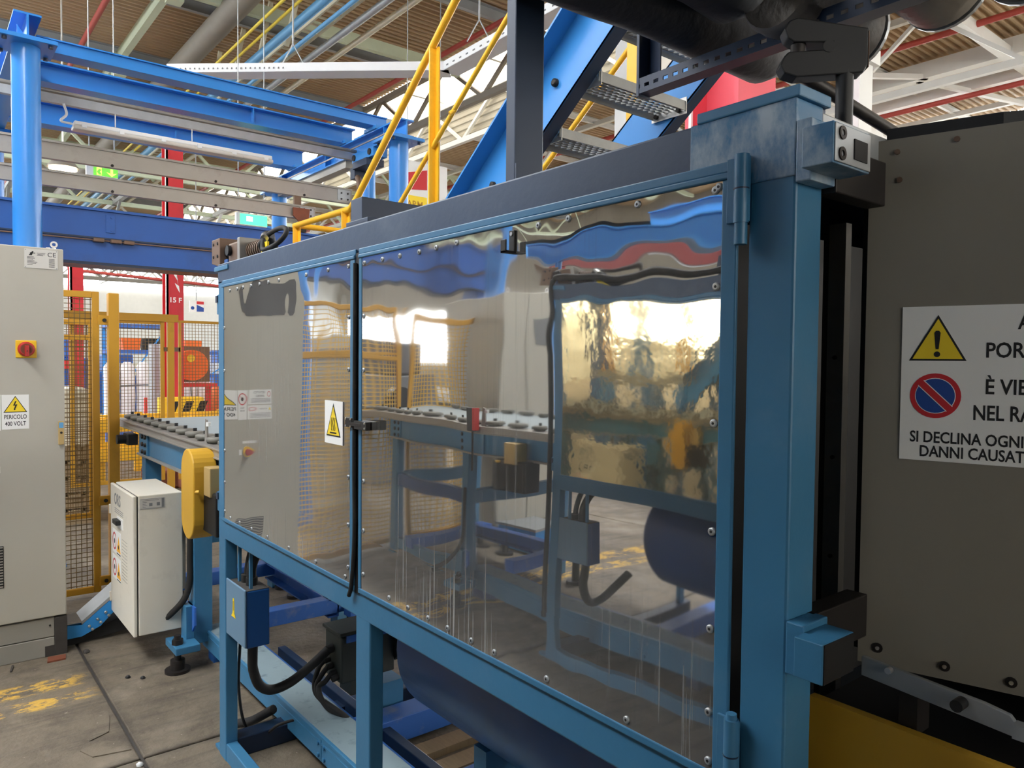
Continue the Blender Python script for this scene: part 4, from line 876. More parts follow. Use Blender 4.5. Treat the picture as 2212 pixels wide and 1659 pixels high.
# ------------------------------------------------------------------ yellow mesh fences
def wire_mesh(x, y0, y1, z0, z1, pitch, r, parent, name='wire_mesh', mt='mesh_wire'):
    m = MB(); y = y0
    while y <= y1: m.box(x-r, x+r, y-r, y+r, z0, z1); y += pitch
    z = z0
    while z <= z1: m.box(x-r+.002, x+r+.002, y0, y1, z-r, z+r); z += pitch
    return m.build(name, mt, parent, kind='stuff')
def fence(x, y0, y1, z0, z1, label, fr=.03, pitch=.03, mid=(), r=.002, grp='yellow mesh fences', mt='mesh_wire'):
    t = T('mesh_fence', label, 'fence', (x, (y0+y1)/2, z0), grp)
    for (a, b) in ((y0, y0+fr), (y1-fr, y1)): MB().box(x-.015, x+.015, a, b, z0, z1).build('upright', 'fence_yellow', t, .003)
    for (a, b) in ((z0, z0+fr), (z1-fr, z1)): MB().box(x-.014, x+.014, y0+fr, y1-fr, a, b).build('rail', 'fence_yellow', t, .003)
    for z in mid: MB().box(x-.013, x+.013, y0+fr, y1-fr, z, z+.035).build('rail', 'fence_yellow', t, .003)
    wire_mesh(x-.017, y0+fr*.5, y1-fr*.5, z0+.02, z1-.02, pitch, r, t, 'wire_mesh', mt); return t
def fpost(x, y0, y1, z1, label, d=.06):
    t = T('fence_post', label, 'post', (x, (y0+y1)/2, 0), 'yellow fence posts')
    MB().box(x-d/2, x+d/2, y0, y1, 0, z1).build('post', 'fence_yellow', t, .004); MB().box(x-d, x+d, y0-.03, y1+.03, 0, .012).build('foot', 'fence_yellow', t)
    return t
fence(-5.4, .10, .945, .03, 1.96, 'yellow mesh gate directly behind the tall grey cabinet', .04)
fence(-5.9, .25, 1.0, .42, 1.80, 'second mesh layer visible through the gate behind cabinet', .035, mid=(1.66,))
fence(-5.4, -1.30, -.12, .03, 1.96, 'yellow mesh panel beyond the cabinet, seen only reflected', .04, .034, (1.55,), .0032, 'yellow mesh fences', 'mesh_lit')
fence(-5.4, -2.55, -1.40, .03, 1.90, 'wide yellow mesh panel seen reflected behind opposite conveyor', .05, .036, (), .003, 'yellow mesh fences', 'mesh_lit')
fpost(-5.4, .995, 1.057, 1.955, 'wide yellow fence post right of the mesh gate')
fpost(-5.3, -2.72, -2.62, 1.92, 'broad yellow post seen reflected in the right door', .05)
hg = T('gate_latch', 'dark gate latch between mesh gate and yellow post', 'latch', (-5.4, .97, 1.7))
for z in (1.78, .62, .10): MB().box(-5.40, -5.375, .935, 1.0, z-.03, z+.03).build('catch', 'fence_yellow', hg, .002); MB().cyl((-5.375, .972, z), (-5.365, .972, z), .012, 10).build('catch_bolt', 'black', hg)
f2 = fence(-7.6, 1.10, 1.88, .38, 1.89, 'yellow mesh fence panel behind the conveyor disc row', .035)
f2r = T('fence_rail', 'horizontal yellow fence rail above the mesh behind conveyor', 'rail', (-7.6, 1.6, 1.9))
MB().box(-7.63, -7.57, 1.05, 2.0, 1.88, 1.95).build('rail', 'fence_yellow', f2r)
fpost(-7.6, 1.905, 1.965, 1.95, 'yellow fence post in front of the red column', .05)
fence(-7.6, 2.005, 3.3, .37, 1.90, 'yellow mesh fence panel next to the enclosure edge', .025)
for z in (.55, 1.62): MB().box(-7.60, -7.585, 1.87, 2.02, z-.02, z+.02).build('clamp', 'brown_steel', f2r)
# ------------------------------------------------------------------ gantry
ga = T('blue_gantry', 'bright blue steel gantry of round columns and overhead beams', 'gantry', (-7.5, 2.2, 0))
for (x, y, z) in ((-6.5, .68, 3.78), (-6.29, 3.65, 3.605), (-9.25, .68, 3.78), (-9.25, 3.65, 3.605)):
    MB().cyl((x, y, 0), (x, y, z), .092, 32).build('column', 'gantry_blue', ga)
    MB().box(x-.18, x+.18, y-.18, y+.18, z, z+.03).build('top_plate', 'gantry_blue', ga, .003)
    for (a, b) in ((-.14, -.14), (.14, -.14), (-.14, .14), (.14, .14)): MB().cyl((x+a, y+b, z-.02), (x+a, y+b, z), .016, 8).build('bolt', 'navy', ga)
    MB().box(x-.2, x+.2, y-.2, y+.2, 0, .02).build('base_plate', 'gantry_blue', ga)
MB().ibeam((-6.36, .68, 3.895), (-9.4, .68, 3.895), .17, .17, .014).build('end_beam', 'gantry_blue', ga)
MB().ibeam((-6.14, 3.65, 3.715), (-9.4, 3.65, 3.715), .16, .15, .014).build('end_beam', 'gantry_blue', ga)
MB().prism([(-6.42, .62, 3.812), (-6.42, .68, 3.812), (-6.42, .62, 3.9)], (.008, 0, 0)).build('stiffener', 'gantry_blue', ga)
MB().box(-6.78, -6.62, .76, 3.70, 3.83, 3.915).build('cross_beam', 'gantry_blue', ga, .002); MB().box(-6.82, -6.60, .76, 3.70, 3.915, 3.925).build('cross_beam', 'gantry_blue', ga)
MB().ibeam((-7.36, .76, 3.89), (-7.36, 3.70, 3.89), .17, .16, .014).build('cross_beam', 'gantry_blue', ga)
MB().ibeam((-8.66, .76, 3.91), (-8.66, 3.70, 3.91), .22, .18, .014).build('cross_beam', 'gantry_blue', ga)
for (x, y) in ((-7.285, 2.62), (-8.58, 2.25)): MB().box(x-.06, x, y-.006, y+.006, 3.82, 3.97).build('stiffener', 'gantry_blue', ga)
for x in (-6.45, -7.75, -9.0):
    MB().box(x-.006, x+.006, 3.575, 3.65, 3.645, 3.785).build('stiffener', 'gantry_blue', ga)
for x in (-6.70, -7.36, -8.66): MB().box(x-.12, x+.12, 3.56, 3.74, 3.796, 3.83).build('packer', 'stair_blue', ga)
MB().box(-7.3, -9.3, 3.60, 3.70, 3.56, 3.634).build('runway_channel', 'aluminium', ga)
MB().box(-6.3, -9.3, 3.572, 3.580, 3.70, 3.715).build('conductor_rail', 'aluminium', ga)
tr = T('trolley', 'small dark blue trolley under the gantry end beam', 'trolley', (-6.9, 3.65, 3.4))
MB().box(-7.10, -6.65, 3.57, 3.73, 3.55, 3.634).build('carriage', 'stair_blue', tr, .004); MB().box(-7.05, -6.75, 3.55, 3.75, 3.48, 3.55).build('chassis', 'navy', tr, .004)
for x in (-7.05, -6.72): MB().cyl((x, 3.56, 3.60), (x, 3.74, 3.60), .032, 12).build('wheel', 'dark_iron', tr)
MB().box(-7.16, -7.06, 3.58, 3.72, 3.40, 3.52).build('hook_block', 'navy', tr, .004)
one(MB().tube(bez([(-7.12, 3.62, 3.42), (-7.04, 3.61, 3.40), (-6.99, 3.60, 3.30), (-7.01, 3.59, 3.18), (-7.02, 3.57, 3.07), (-7.09, 3.54, 3.0)]), .03, 10), 'bent_hose', 'brown_steel', 'short bent grey brown hose hanging under the gantry trolley', 'hose')
for (y, z, nm) in ((5.0, 4.5, 'blue column beyond the gantry, left of the yellow stair post'), (3.83, 3.45, 'far blue column above the big blue beam near the exit sign')):
    x = -9.2 if y > 4.5 else -11.0
    yy = 4.88 if y > 4.5 else 4.15
    t = T('round_column', nm, 'column', (x, yy, 0)); MB().cyl((x, yy, 0), (x, yy, z), .085, 24).build('column', 'gantry_blue', t); MB().box(x-.15, x+.15, yy-.15, yy+.15, z, z+.03).build('top_plate', 'gantry_blue', t)
# aluminium conveyor rails
def rail(z0, z1, x, y1, label, hook=False):
    t = T('overhead_rail', label, 'rail', (x, 1, z0), 'aluminium overhead rails')
    MB().channel((x, -3.2, (z0+z1)/2), (x, y1, (z0+z1)/2), z1-z0, .07, .014, -1).build('profile', 'aluminium', t)
    MB().box(x-.005, x+.012, -3.2, y1, z0-.006, z0+.016).build('lower_lip', 'aluminium', t); MB().box(x-.06, x+.012, -3.2, y1, z1-.014, z1+.004).build('upper_lip', 'plinth_grey', t)
    for i in range(8):
        y = -2.9+i*.85
        if y < y1: MB().cyl((x+.012, y, z0+.01), (x+.02, y, z0+.01), .012, 8).build('bolt', 'dark_iron', t)
    MB().box(x-.004, x+.008, y1-.16, y1-.02, z0+.01, z1-.01).build('end_plate', 'galvanised', t)
    for (a, b) in ((-.12, .03), (-.12, .09), (-.05, .03), (-.05, .09)): MB().cyl((x+.008, y1+a, z0+b), (x+.014, y1+a, z0+b), .009, 8).build('bolt', 'dark_iron', t)
    for y in (-2.5, .35): MB().cyl((x-.03, y, z1), (x-.03, y, 3.86), .012, 8).build('hanger', 'galvanised', t)
    return t
rail(3.147, 3.287, -7.1, 3.57, 'upper grey aluminium rail crossing behind the round blue column')
r2 = rail(2.930, 3.050, -7.1, 3.17, 'lower grey aluminium rail with rusty bracket at its end')
MB().prism([(-7.085, 2.93, 3.02), (-7.085, 3.10, 3.02), (-7.085, 3.08, 2.86), (-7.085, 3.04, 2.80), (-7.085, 3.02, 2.86), (-7.085, 2.93, 2.94)], (.02, 0, 0)).build('rusty_bracket', 'rust', r2)
MB().box(-7.12, -7.06, 2.88, 3.06, 2.79, 2.82).build('hook', 'dark_iron', r2)
MB().box(-7.12, -7.09, 2.95, 3.02, 3.05, 3.147).build('link', 'brown_steel', r2)
t = T('hanging_channel', 'slim grey channel carrying the fluorescent lamp', 'rail', (-7.1, 2, 3.6))
MB().channel((-7.1, .4, 3.632), (-7.1, 3.7, 3.632), .07, .05, .008, -1).build('channel', 'galvanised', t); MB().cyl((-7.15, .3, 3.70), (-7.15, 3.7, 3.70), .018, 8).build('tube', 'aluminium', t)
MB().bar((-6.9, 3.25, 3.99), (-6.9, 4.05, 3.99), .05, .06).build('upper_channel', 'galvanised', t)
t = T('fluorescent_lamp', 'long white fluorescent lamp hanging over the grey rails', 'lamp', (-7.1, 1.9, 3.41))
MB().box(-7.16, -7.06, 1.07, 2.72, 3.44, 3.475).build('housing', 'white_paint', t, .008); MB().box(-7.165, -7.055, 1.06, 2.73, 3.405, 3.442).build('diffuser', 'clear_plastic', t, .012)
for y in (1.14, 1.42, 1.75, 2.05, 2.36, 2.66): MB().box(-7.172, -7.048, y-.018, y+.018, 3.425, 3.455).build('clip', 'white_paint', t)
for y in (1.38, 2.0): 
    MB().cyl((-7.11, y, 3.475), (-7.11, y, 3.60), .005, 6).build('hook', 'bright_steel', t); MB().box(-7.125, -7.095, y-.03, y+.03, 3.475, 3.485).build('hook_plate', 'aluminium', t)
MB().tube(bez([(-7.1, 1.06, 3.45), (-7.1, .98, 3.46), (-7.1, 1.02, 3.52), (-7.1, 1.0, 3.60)]), .01, 7).build('cable', 'white_paint', t)
# dark blue cross beam
t = T('crossbeam', 'deep blue box beam crossing behind cabinet and enclosure', 'beam', (-7.3, 1, 2.31))
MB().box(-7.38, -7.1, -3.6, 4.2, 2.335, 2.765).build('beam', 'beam_blue', t, .003); MB().box(-7.40, -7.08, -3.6, 4.2, 2.765, 2.785).build('top_flange', 'beam_blue', t); MB().box(-7.40, -7.08, -3.6, 4.2, 2.312, 2.335).build('bottom_flange', 'navy', t)
MB().box(-7.099, -7.085, -3.6, 4.2, 2.532, 2.546).build('track', 'navy', t); MB().box(-7.099, -7.08, -3.6, 4.2, 2.515, 2.524).build('track', 'brown_steel', t)
for y in (1.24, 1.47, 1.37): MB().box(-7.099, -7.04, y-.04, y+.04, 2.502, 2.532).build('clamp', 'brown_steel', t, .004)
MB().box(-7.1, -7.092, 1.30, 1.37, 2.59, 2.74).build('cover_plate', 'beam_blue', t, .002)
for z in (2.61, 2.72): MB().cyl((-7.092, 1.345, z), (-7.085, 1.345, z), .01, 8).build('bolt', 'beam_blue', t)
for y in (-3.4, 4.05): MB().box(-7.35, -7.13, y-.1, y+.1, 0, 2.312).build('leg', 'beam_blue', t, .003)
# ------------------------------------------------------------------ stairs
sr = T('steel_stairs', 'bright blue steel stairs with galvanised treads and yellow handrails', 'stairs', (-4, 2.6, 0))
def sl_(x): return 2.406+.763*(x+3.31)      # top edge of the stringers
for (y, sd_) in ((2.30, 1), (2.985, -1)):
    xa, xb = -4.6, -1.42
    yy = y
    MB().prism([(xa, yy, sl_(xa)), (xb, yy, sl_(xb)), (xb, yy, sl_(xb)-.31), (xa, yy, sl_(xa)-.31)], (0, .008, 0)).build('stringer', 'stair_blue', sr)
    dz = -.31
    MB().prism([(xa, yy, sl_(xa)+dz), (xb, yy, sl_(xb)+dz), (xb, yy, sl_(xb)+dz+.012), (xa, yy, sl_(xa)+dz+.012)], (0, .075 if sd_ > 0 else .075, 0)).build('stringer_flange', 'slate', sr)
    MB().prism([(xa, yy, sl_(xa)-.012), (xb, yy, sl_(xb)-.012), (xb, yy, sl_(xb)), (xa, yy, sl_(xa))], (0, -.09 if sd_ > 0 else .075, 0)).build('stringer_flange', 'stair_blue', sr)
for k in range(-4, 9):
    x1, z1 = -2.36-.254*k, 2.80-.187*k
    if z1 < 1.5 or x1 > -1.4: continue
    td = MB().box(x1-.21, x1-.204, 2.375, 2.98, z1-.02, z1+.045).build('tread', 'grating', sr)
    MB().box(x1-.006, x1, 2.375, 2.98, z1-.02, z1+.025).build('tread_front', 'grating', td)
    m = MB()
    for i in range(7): m.box(x1-.19+.027*i, x1-.186+.027*i, 2.38, 2.978, z1, z1+.009)
    for i in range(15):
        for j in range(7):
            y = 2.39+.04*i+(.02 if j % 2 else 0)
            if y < 2.96 and j < 7: m.add([(x1-.19+.027*j, y, z1), (x1-.163+.027*j if j < 6 else x1-.006, y+.012, z1), (x1-.163+.027*j if j < 6 else x1-.006, y+.012, z1+.009), (x1-.19+.027*j, y, z1+.009)], [(0, 1, 2, 3)])
    m.build('grating', 'grating', td, kind='stuff')
    for (y, q) in ((2.98, -.008), (2.378, .004)):
        MB().box(x1-.215, x1+.005, y+q, y+q+.004, z1-.035, z1+.045).build('end_plate', 'bright_steel', td)
    for dx in (-.18, -.04): MB().cyl((x1+dx, 2.976, z1-.012), (x1+dx, 2.958, z1-.012), .012, 8).build('bolt', 'dark_iron', td)
for (x, q) in ((-3.32, -.13), (-3.02, -.20), (-2.80, -.10), (-2.56, -.17), (-2.31, -.09), (-2.06, -.17)):
    MB().tube([(x, 2.30, sl_(x)+q), (x, 2.284, sl_(x)+q), (x, 2.28, sl_(x)+q)], [.019, .018, .010], 12).build('bolt', 'dark_iron', sr)
MB().box(-5.6, -4.55, 2.25, 3.05, 1.36, 1.44).build('landing', 'grating', sr)
for (x, y) in ((-5.5, 2.3), (-5.5, 2.98), (-4.65, 2.3), (-4.65, 2.98)): MB().box(x-.04, x+.04, y-.04, y+.04, 0, 1.36).build('landing_leg', 'stair_blue', sr)
pf = T('platform', 'unseen steel platform at the stair top, spread overhead for shade', 'platform', (1.5, 0, 3.8))  # unseen deck at the stair head, sized to keep the right end dark
MB().box(-1.35, 5.0, -3.6, 3.05, 3.84, 3.92).build('floor_plate', 'slate', pf)
for y in (-3.5, -1.4, .8, 2.95): MB().ibeam((-1.35, y, 3.74), (5, y, 3.74), .2, .12, .012).build('joist', 'stair_blue', pf)
for x in (-1.2, .6): MB().ibeam((x, -3.6, 3.60), (x, 2.0, 3.60), .2, .14, .012).build('joist', 'beam_blue', pf)
for (x, y) in ((4.8, 2.98), (4.8, -3.5), (-1.2, -3.5), (1.5, 2.98)): MB().box(x-.06, x+.06, y-.06, y+.06, 0, 3.64).build('leg', 'stair_blue', pf)
def hr(x): return 2.575+.768*(x+4.41)
MB().tube([(-5.40, 2.25, 2.535), (-4.50, 2.25, 2.525), (-4.41, 2.25, 2.575), (-2.2, 2.25, hr(-2.2))], .021, 12).build('handrail', 'yellow', sr)
MB().tube([(-3.83, 2.25, 2.482), (-2.2, 2.25, 2.482+.725*1.63)], .014, 10).build('mid_rail', 'yellow', sr)
MB().tube([(-4.60, 2.25, 1.93), (-3.83, 2.25, 2.482)], .014, 10).build('mid_rail', 'yellow', sr)
MB().tube([(-5.375, 2.25, 2.535), (-5.375, 3.0, 2.535)], .021, 12).build('handrail', 'yellow', sr)
for x in (-3.51, -2.25): MB().box(x-.035, x+.035, 2.262, 2.272, sl_(x)-.15, hr(x)-.015).build('rail_post', 'yellow', sr); MB().box(x-.005, x+.005, 2.225, 2.272, sl_(x)-.15, hr(x)-.015).build('rail_post', 'yellow', sr)
for x in (-5.375, -4.57): MB().box(x-.035, x+.035, 2.262, 2.272, 1.44, 2.52).build('rail_post', 'yellow', sr); MB().box(x-.005, x+.005, 2.225, 2.272, 1.44, 2.52).build('rail_post', 'yellow', sr)
MB().tube([(-3.30, 2.25, 2.86), (-3.31, 2.225, 2.84)], .012, 8).build('rail_clip', 'yellow', sr)
f_ = lambda x: 3.345+.73*(x+2.66)
MB().tube([(-4.4, 3.05, f_(-4.4)-.0), (-1.6, 3.05, f_(-1.6))], .016, 10).build('mid_rail', 'yellow', sr)
MB().tube([(-4.4, 3.05, f_(-4.4)+.42), (-1.6, 3.05, f_(-1.6)+.42)], .021, 10).build('handrail', 'yellow', sr)
for x in (-2.77, -4.0): MB().box(x-.035, x+.035, 3.03, 3.07, sl_(x)-.2, f_(x)+.42).build('rail_post', 'yellow', sr)
# columns close behind
t = T('red_column', 'wide pinkish red steel column behind the blue stairs', 'column', (-3.1, 4.3, 0))
MB().ibeam((-3.08, 4.35, 0), (-3.08, 4.35, 8), .42, .42, .03, (1, 0, 0)).build('column', 'pink_red', t)
MB().box(-3.26, -3.24, 4.14, 4.16, 0, 8).build('edge_strip', 'paper', t)
t = T('white_column', 'white steel column behind the dark rod at the right', 'column', (-3.0, 6.1, 0)); MB().box(-3.22, -3.02, 6.0, 6.22, 0, 7.6).build('column', 'white_paint', t, .004); MB().box(-3.26, -2.98, 5.95, 6.26, 4.0, 4.12).build('collar', 'white_paint', t)
t = T('white_column', 'white boxed column seen between the blue stair treads', 'column', (-6.5, 7.6, 0)); MB().box(-7.25, -6.65, 7.6, 8.1, 0, 8).build('column', 'white_paint', t, .004)
# ------------------------------------------------------------------ signs and columns in the background
def exit_sign(x, y0, y1, z0, z1, label, green, kind):
    t = T('exit_sign', label, 'sign', (x, (y0+y1)/2, z0), 'emergency exit signs')
    MB().box(x-.05, x, y0, y1, z0, z1).build('case', 'white_paint', t)
    w_ = y1-y0; a = y0+w_*(.22 if kind == 0 else .12)
    MB().box(x, x+.004, a, y1, z0+.01, z1-.01).build('face', green, t)
    if kind == 0:
        c = a+.10*w_; h = z1-z0
        MB().prism([(x+.004, y, z) for y, z in ((c, z0+.15*h), (c+.16*w_, z0+.15*h), (c+.16*w_, z1-.12*h), (c, z1-.12*h))], (.002, 0, 0)).build('door_mark', 'exit_yellow', t)
        m = MB(); m.prism([(x+.006, c+.02, z0+.2*h), (x+.006, c+.05, z0+.2*h), (x+.006, c+.03, z0+.5*h), (x+.006, c+.05, z0+.7*h), (x+.006, c+.02, z0+.75*h), (x+.006, c, z0+.45*h)], (.002, 0, 0)); m.build('running_figure', green, t)
        c = y0+.80*w_
        MB().prism([(x+.004, y, z) for y, z in ((c-.012, z1-.15*h), (c+.012, z1-.15*h), (c+.012, z0+.42*h), (c+.05, z0+.52*h), (c, z0+.12*h), (c-.05, z0+.52*h), (c-.012, z0+.42*h))], (.002, 0, 0)).build('arrow', 'exit_yellow', t)
    else:
        c = a+.2*w_; h = z1-z0
        MB().prism([(x+.004, y, z) for y, z in ((c, z0+.35*h), (c+.2*w_, z0+.35*h), (c+.2*w_, z1-.25*h), (c, z1-.25*h))], (.002, 0, 0)).build('white_mark', 'exit_white', t)
    for y in (y0+.03, y1-.03): MB().cyl((x-.02, y, z1), (x-.02, y, 7.98), .006, 6).build('wire', 'galvanised', t)
exit_sign(-9.0, 1.47, 1.768, 3.455, 3.562, 'green and yellow running man exit sign above the deep blue beam', 'exit_green', 0)
exit_sign(-9.0, 3.03, 3.40, 3.13, 3.27, 'pale green exit sign peeking over the deep blue beam', 'exit_teal', 1)
def red_col(x, y0, y1, label, txt=None, h=4.85):
    t = T('red_column', label, 'column', (x, (y0+y1)/2, 0), 'red columns of the hall'); yc = (y0+y1)/2
    m = MB(); m.ibeam((x-.12, yc, 0), (x-.12, yc, h), .24, (y1-y0), .02, (1, 0, 0)); m.build('column', 'column_red', t)
    MB().box(x-.01, x-.0, y0-.012, y0+.03, 2.1, h).build('white_edge', 'paper', t)
    MB().box(x-.3, x+.1, yc-.2, yc+.2, 0, .03).build('base_plate', 'column_red', t)
    if txt: text(txt, (x+.0005, yc+.005, 2.37), Y1, Z1, .105, 'paper', t, align='CENTER', bold=.02)
    return t
t = red_col(-12, 3.003, 3.246, 'red steel column marked 15 F behind the yellow fences', '15 F')
for (a, b, c, d) in ((3.09, 3.15, 2.82, 2.70), (3.12, 3.18, 2.66, 2.52), (3.13, 3.16, 2.80, 2.60), (3.10, 3.13, 2.9, 2.84)): MB().prism([(-12, a, c), (-12, b, (c+d)/2+.03), (-12, b+.01, d), (-12, a+.03, (c+d)/2)], (.002, 0, 0)).build('chipped_paint', 'paper', t)
red_col(-14, 2.04, 2.23, 'narrower red column just right of the tall cabinet', None, 3.3)
red_col(-14, -3.2, -2.96, 'red column seen only reflected in the right door', None, 3.3)
one(MB().cyl((-16, 2.3, 3.15), (-16, 5.2, 3.02), .03, 8), 'red_pipe', 'pipe_red', 'thin red pipe joining the two far red columns', 'pipe')
t = T('safety_board', 'small white blue and red safety board on far wall', 'sign', (-16, 4.58, 2.47))
MB().box(-16.03, -16, 4.44, 4.73, 2.47, 2.70).build('board', 'paper', t); MB().box(-16, -15.996, 4.58, 4.72, 2.63, 2.69).build('red_band', 'sign_red', t); MB().prism(circ((-16, 4.50, 2.55), Y1, Z1, .035, 14), (.004, 0, 0)).build('blue_disc', 'sign_blue', t)
MB().prism([(-16, 4.58, 2.48), (-16, 4.72, 2.48), (-16, 4.72, 2.56), (-16, 4.58, 2.62)], (.004, 0, 0)).build('blue_field', 'sign_blue', t); MB().box(-16.03, -16.02, 4.57, 4.59, 2.7, 7.98).build('wire', 'galvanised', t)
t = T('hanging_board', 'hanging board with red and yellow fields behind the yellow stair post', 'sign', (-9, 5.7, 3.7))
MB().box(-9.3, -9.2, 5.40, 6.15, 3.55, 4.35).build('board', 'white_paint', t)
MB().prism([(-9.2, 5.42, 3.93), (-9.2, 5.80, 3.97), (-9.2, 5.80, 4.25), (-9.2, 5.42, 4.16)], (.01, 0, 0)).build('red_field', 'sign_red', t); MB().box(-9.2, -9.19, 5.42, 5.80, 3.58, 3.86).build('yellow_field', 'sign_yellow', t)
text('ARM', (-9.188, 5.60, 3.70), Y1, Z1, .13, 'fence_yellow', t, align='CENTER', bold=.01)
for y in (5.5, 6.05): MB().cyl((-9.25, y, 4.35), (-9.25, y, 7.98), .008, 6).build('wire', 'galvanised', t)
# ------------------------------------------------------------------ clutter on the far floor
def rackx(x, y0, y1, h, label):
    t = T('blue_rack', label, 'rack', (x, (y0+y1)/2, 0), 'blue storage racks')
    for y in (y0, y1):
        for q in (0, .8): MB().box(x-q-.04, x-q+.04, y-.04, y+.04, 0, h).build('upright', 'sky_blue', t)
    n = int(h/.55)
    for k in range(1, n+1): MB().box(x-.84, x+.04, y0-.04, y1+.04, k*.55-.04, k*.55+.04).build('shelf', 'floor_blue', t)
    MB().bar((x, y0, .6), (x, y1, h), .03, .03).build('brace', 'sky_blue', t); return t
rackx(-17.5, 3.3, 4.5, 2.35, 'bright blue rack seen through the mesh behind the yellow post')
rackx(-19, 5.0, 7.2, 2.1, 'blue rack with boxes beside the far red column')
for i, (y, z, c_, nm) in enumerate(((3.7, 1.69, 'orange', 'orange crate on the upper shelf of the blue rack'), (3.75, 1.14, 'cream', 'pale crate on the middle shelf of the blue rack'), (4.15, 1.69, 'black', 'dark crate beside the orange crate on blue rack'), (5.4, 1.69, 'orange', 'orange bin on the rack behind the orange reel'), (6.1, 1.14, 'white_paint', 'white box on the rack behind the orange net bags'))):
    x = -17.6 if y < 5 else -19.1
    one(MB().prism([(x, y-.16, z), (x, y+.16, z), (x, y+.19, z+.26), (x, y-.19, z+.26)], (-.5, 0, 0)), 'storage_crate', c_, nm, 'crate', 'crates on blue racks')
t = T('machine_block', 'dark blue machine far behind the mesh fence', 'machine', (-20, 2.9, 0))
MB().box(-21, -20, 2.2, 3.5, 0, 1.5).build('body', 'beam_blue', t, .03); MB().box(-20.9, -20.1, 2.4, 3.2, 1.5, 2.0).build('head', 'floor_blue', t, .03); MB().box(-19.99, -19.97, 2.5, 2.9, 1.25, 1.45).build('red_panel', 'red', t)
# white wrapped tanks / sheets
for i in range(7):
    y = 2.55+.24*i
    one(MB().tube([(-13.6, y, .35), (-13.6, y+.01, .9), (-13.6, y, 1.38), (-13.6, y, 1.46)], [.11, .115, .11, .05], 14), 'white_canister', 'white_sheet', ('first', 'second', 'third', 'fourth', 'fifth', 'sixth', 'last')[i]+' upright white canister from the cabinet side, behind mesh fence', 'canister', 'row of white canisters')
one(MB().cyl((-12.8, 3.02, .2), (-12.8, 3.02, 1.75), .09, 16), 'grey_pipe', 'grey_tank', 'upright grey pipe standing before the white canisters', 'pipe')
t = T('canister_stand', 'low blue pallet frame under the white canisters', 'pallet', (-13.6, 3.3, 0))
MB().box(-14, -13.2, 2.4, 4.3, .18, .34).build('deck', 'floor_blue', t, .01)
for y in (2.5, 3.3, 4.1): MB().box(-14, -13.2, y, y+.12, 0, .18).build('bearer', 'floor_blue', t)
t = T('hoop_barrier', 'thin dark tubular hoop barrier before the white canisters', 'barrier', (-12.9, 3.2, 0)); MB().tube(bez([(-12.9, 2.5, .1), (-12.9, 2.5, 1.0), (-12.9, 2.6, 1.09), (-12.9, 3.5, 1.09), (-12.9, 3.6, 1.0), (-12.9, 3.6, .1)]), .014, 7).build('tube', 'label_grey', t)
for y in (2.5, 3.6): MB().box(-13.0, -12.8, y-.05, y+.05, 0, .1).build('foot', 'label_grey', t)
t = T('red_stand', 'slim red stand with spread feet behind the fence', 'stand', (-12.5, 2.78, 0)); MB().cyl((-12.5, 2.82, .25), (-12.5, 2.82, .92), .025, 8).build('pole', 'red', t)
for q in (-.25, .12): MB().bar((-12.5, 2.82, .34), (-12.5, 2.82+q, .0), .04, .05).build('foot', 'red', t)
t = T('orange_reel', 'orange round cable reel on red frame by the red column', 'reel', (-12.3, 3.52, 0))
MB().cyl((-12.5, 3.46, 1.42), (-12.3, 3.46, 1.42), .24, 28).build('disc', 'orange', t); MB().box(-12.55, -12.51, 3.30, 3.78, 1.15, 1.72).build('back_plate', 'brown_steel', t)
MB().box(-12.6, -12.2, 3.2, 3.8, 1.08, 1.14).build('frame', 'red', t)
for y in (3.25, 3.72): MB().box(-12.45, -12.35, y-.03, y+.03, 0, 1.08).build('leg', 'red', t)
MB().cyl((-12.3, 3.43, 1.53), (-12.29, 3.43, 1.53), .06, 14).build('label', 'sign_yellow', t)
t = T('striped_guard', 'yellow and black striped guard block below the orange reel', 'barrier', (-11.5, 3.2, 0))
MB().box(-11.9, -11.6, 2.84, 3.42, .0, .95).build('body', 'switch_yellow', t, .01)
for zz in (.70, .18):
    MB().box(-11.6, -11.57, 2.84, 3.42, zz, zz+.20).build('board', 'switch_yellow', t)
    for k in range(3):
        y = 2.88+.2*k; MB().prism([(-11.57, y, zz), (-11.57, y+.11, zz), (-11.57, y+.19, zz+.2), (-11.57, y+.08, zz+.2)], (.003, 0, 0)).build('black_stripe', 'ink', t)
for i in range(4):
    for k in range(2):
        y = 3.98+.29*i+.06*k; z = .02+.52*k
        nm = ('lower', 'upper')[k]+(' orange net bag nearest the striped guard', ' orange net bag second from the striped guard', ' orange net bag third from the striped guard', ' orange net bag farthest from the striped guard')[i]
        one(MB().tube([(-13, y, z), (-13, y, z+.06), (-13, y, z+.3), (-13, y, z+.46), (-13, y, z+.52)], [.10, .14, .15, .12, .05], 12), 'net_bag', 'orange_net', nm, 'bag', 'orange net bags')
for (x, y0, y1, nm) in ((-10.2, .6, 3.4, 'low yellow floor guard rail behind the blue conveyor'), (-11.0, 1.2, 5.6, 'far yellow guard rail in front of the orange bags')):
    t = T('guard_rail', nm, 'guard rail', (x, (y0+y1)/2, 0), 'yellow floor guard rails')
    for z in (.26, .62): MB().box(x-.03, x+.03, y0, y1, z, z+.16).build('rail', 'yellow', t, .01)
    y = y0+.1
    while y < y1: MB().box(x-.1, x-.03, y-.05, y+.05, 0, .80).build('upright', 'yellow', t); y += 1.1
for (x, y, nm) in ((-9.6, 2.35, 'red plastic block on the floor under the conveyor'), (-9.3, 2.62, 'second red plastic block on the floor under the conveyor')):
    one(MB().box(x-.3, x+.3, y-.18, y+.18, 0, .22), 'red_block', 'rust', nm, 'block', 'red blocks', .03)
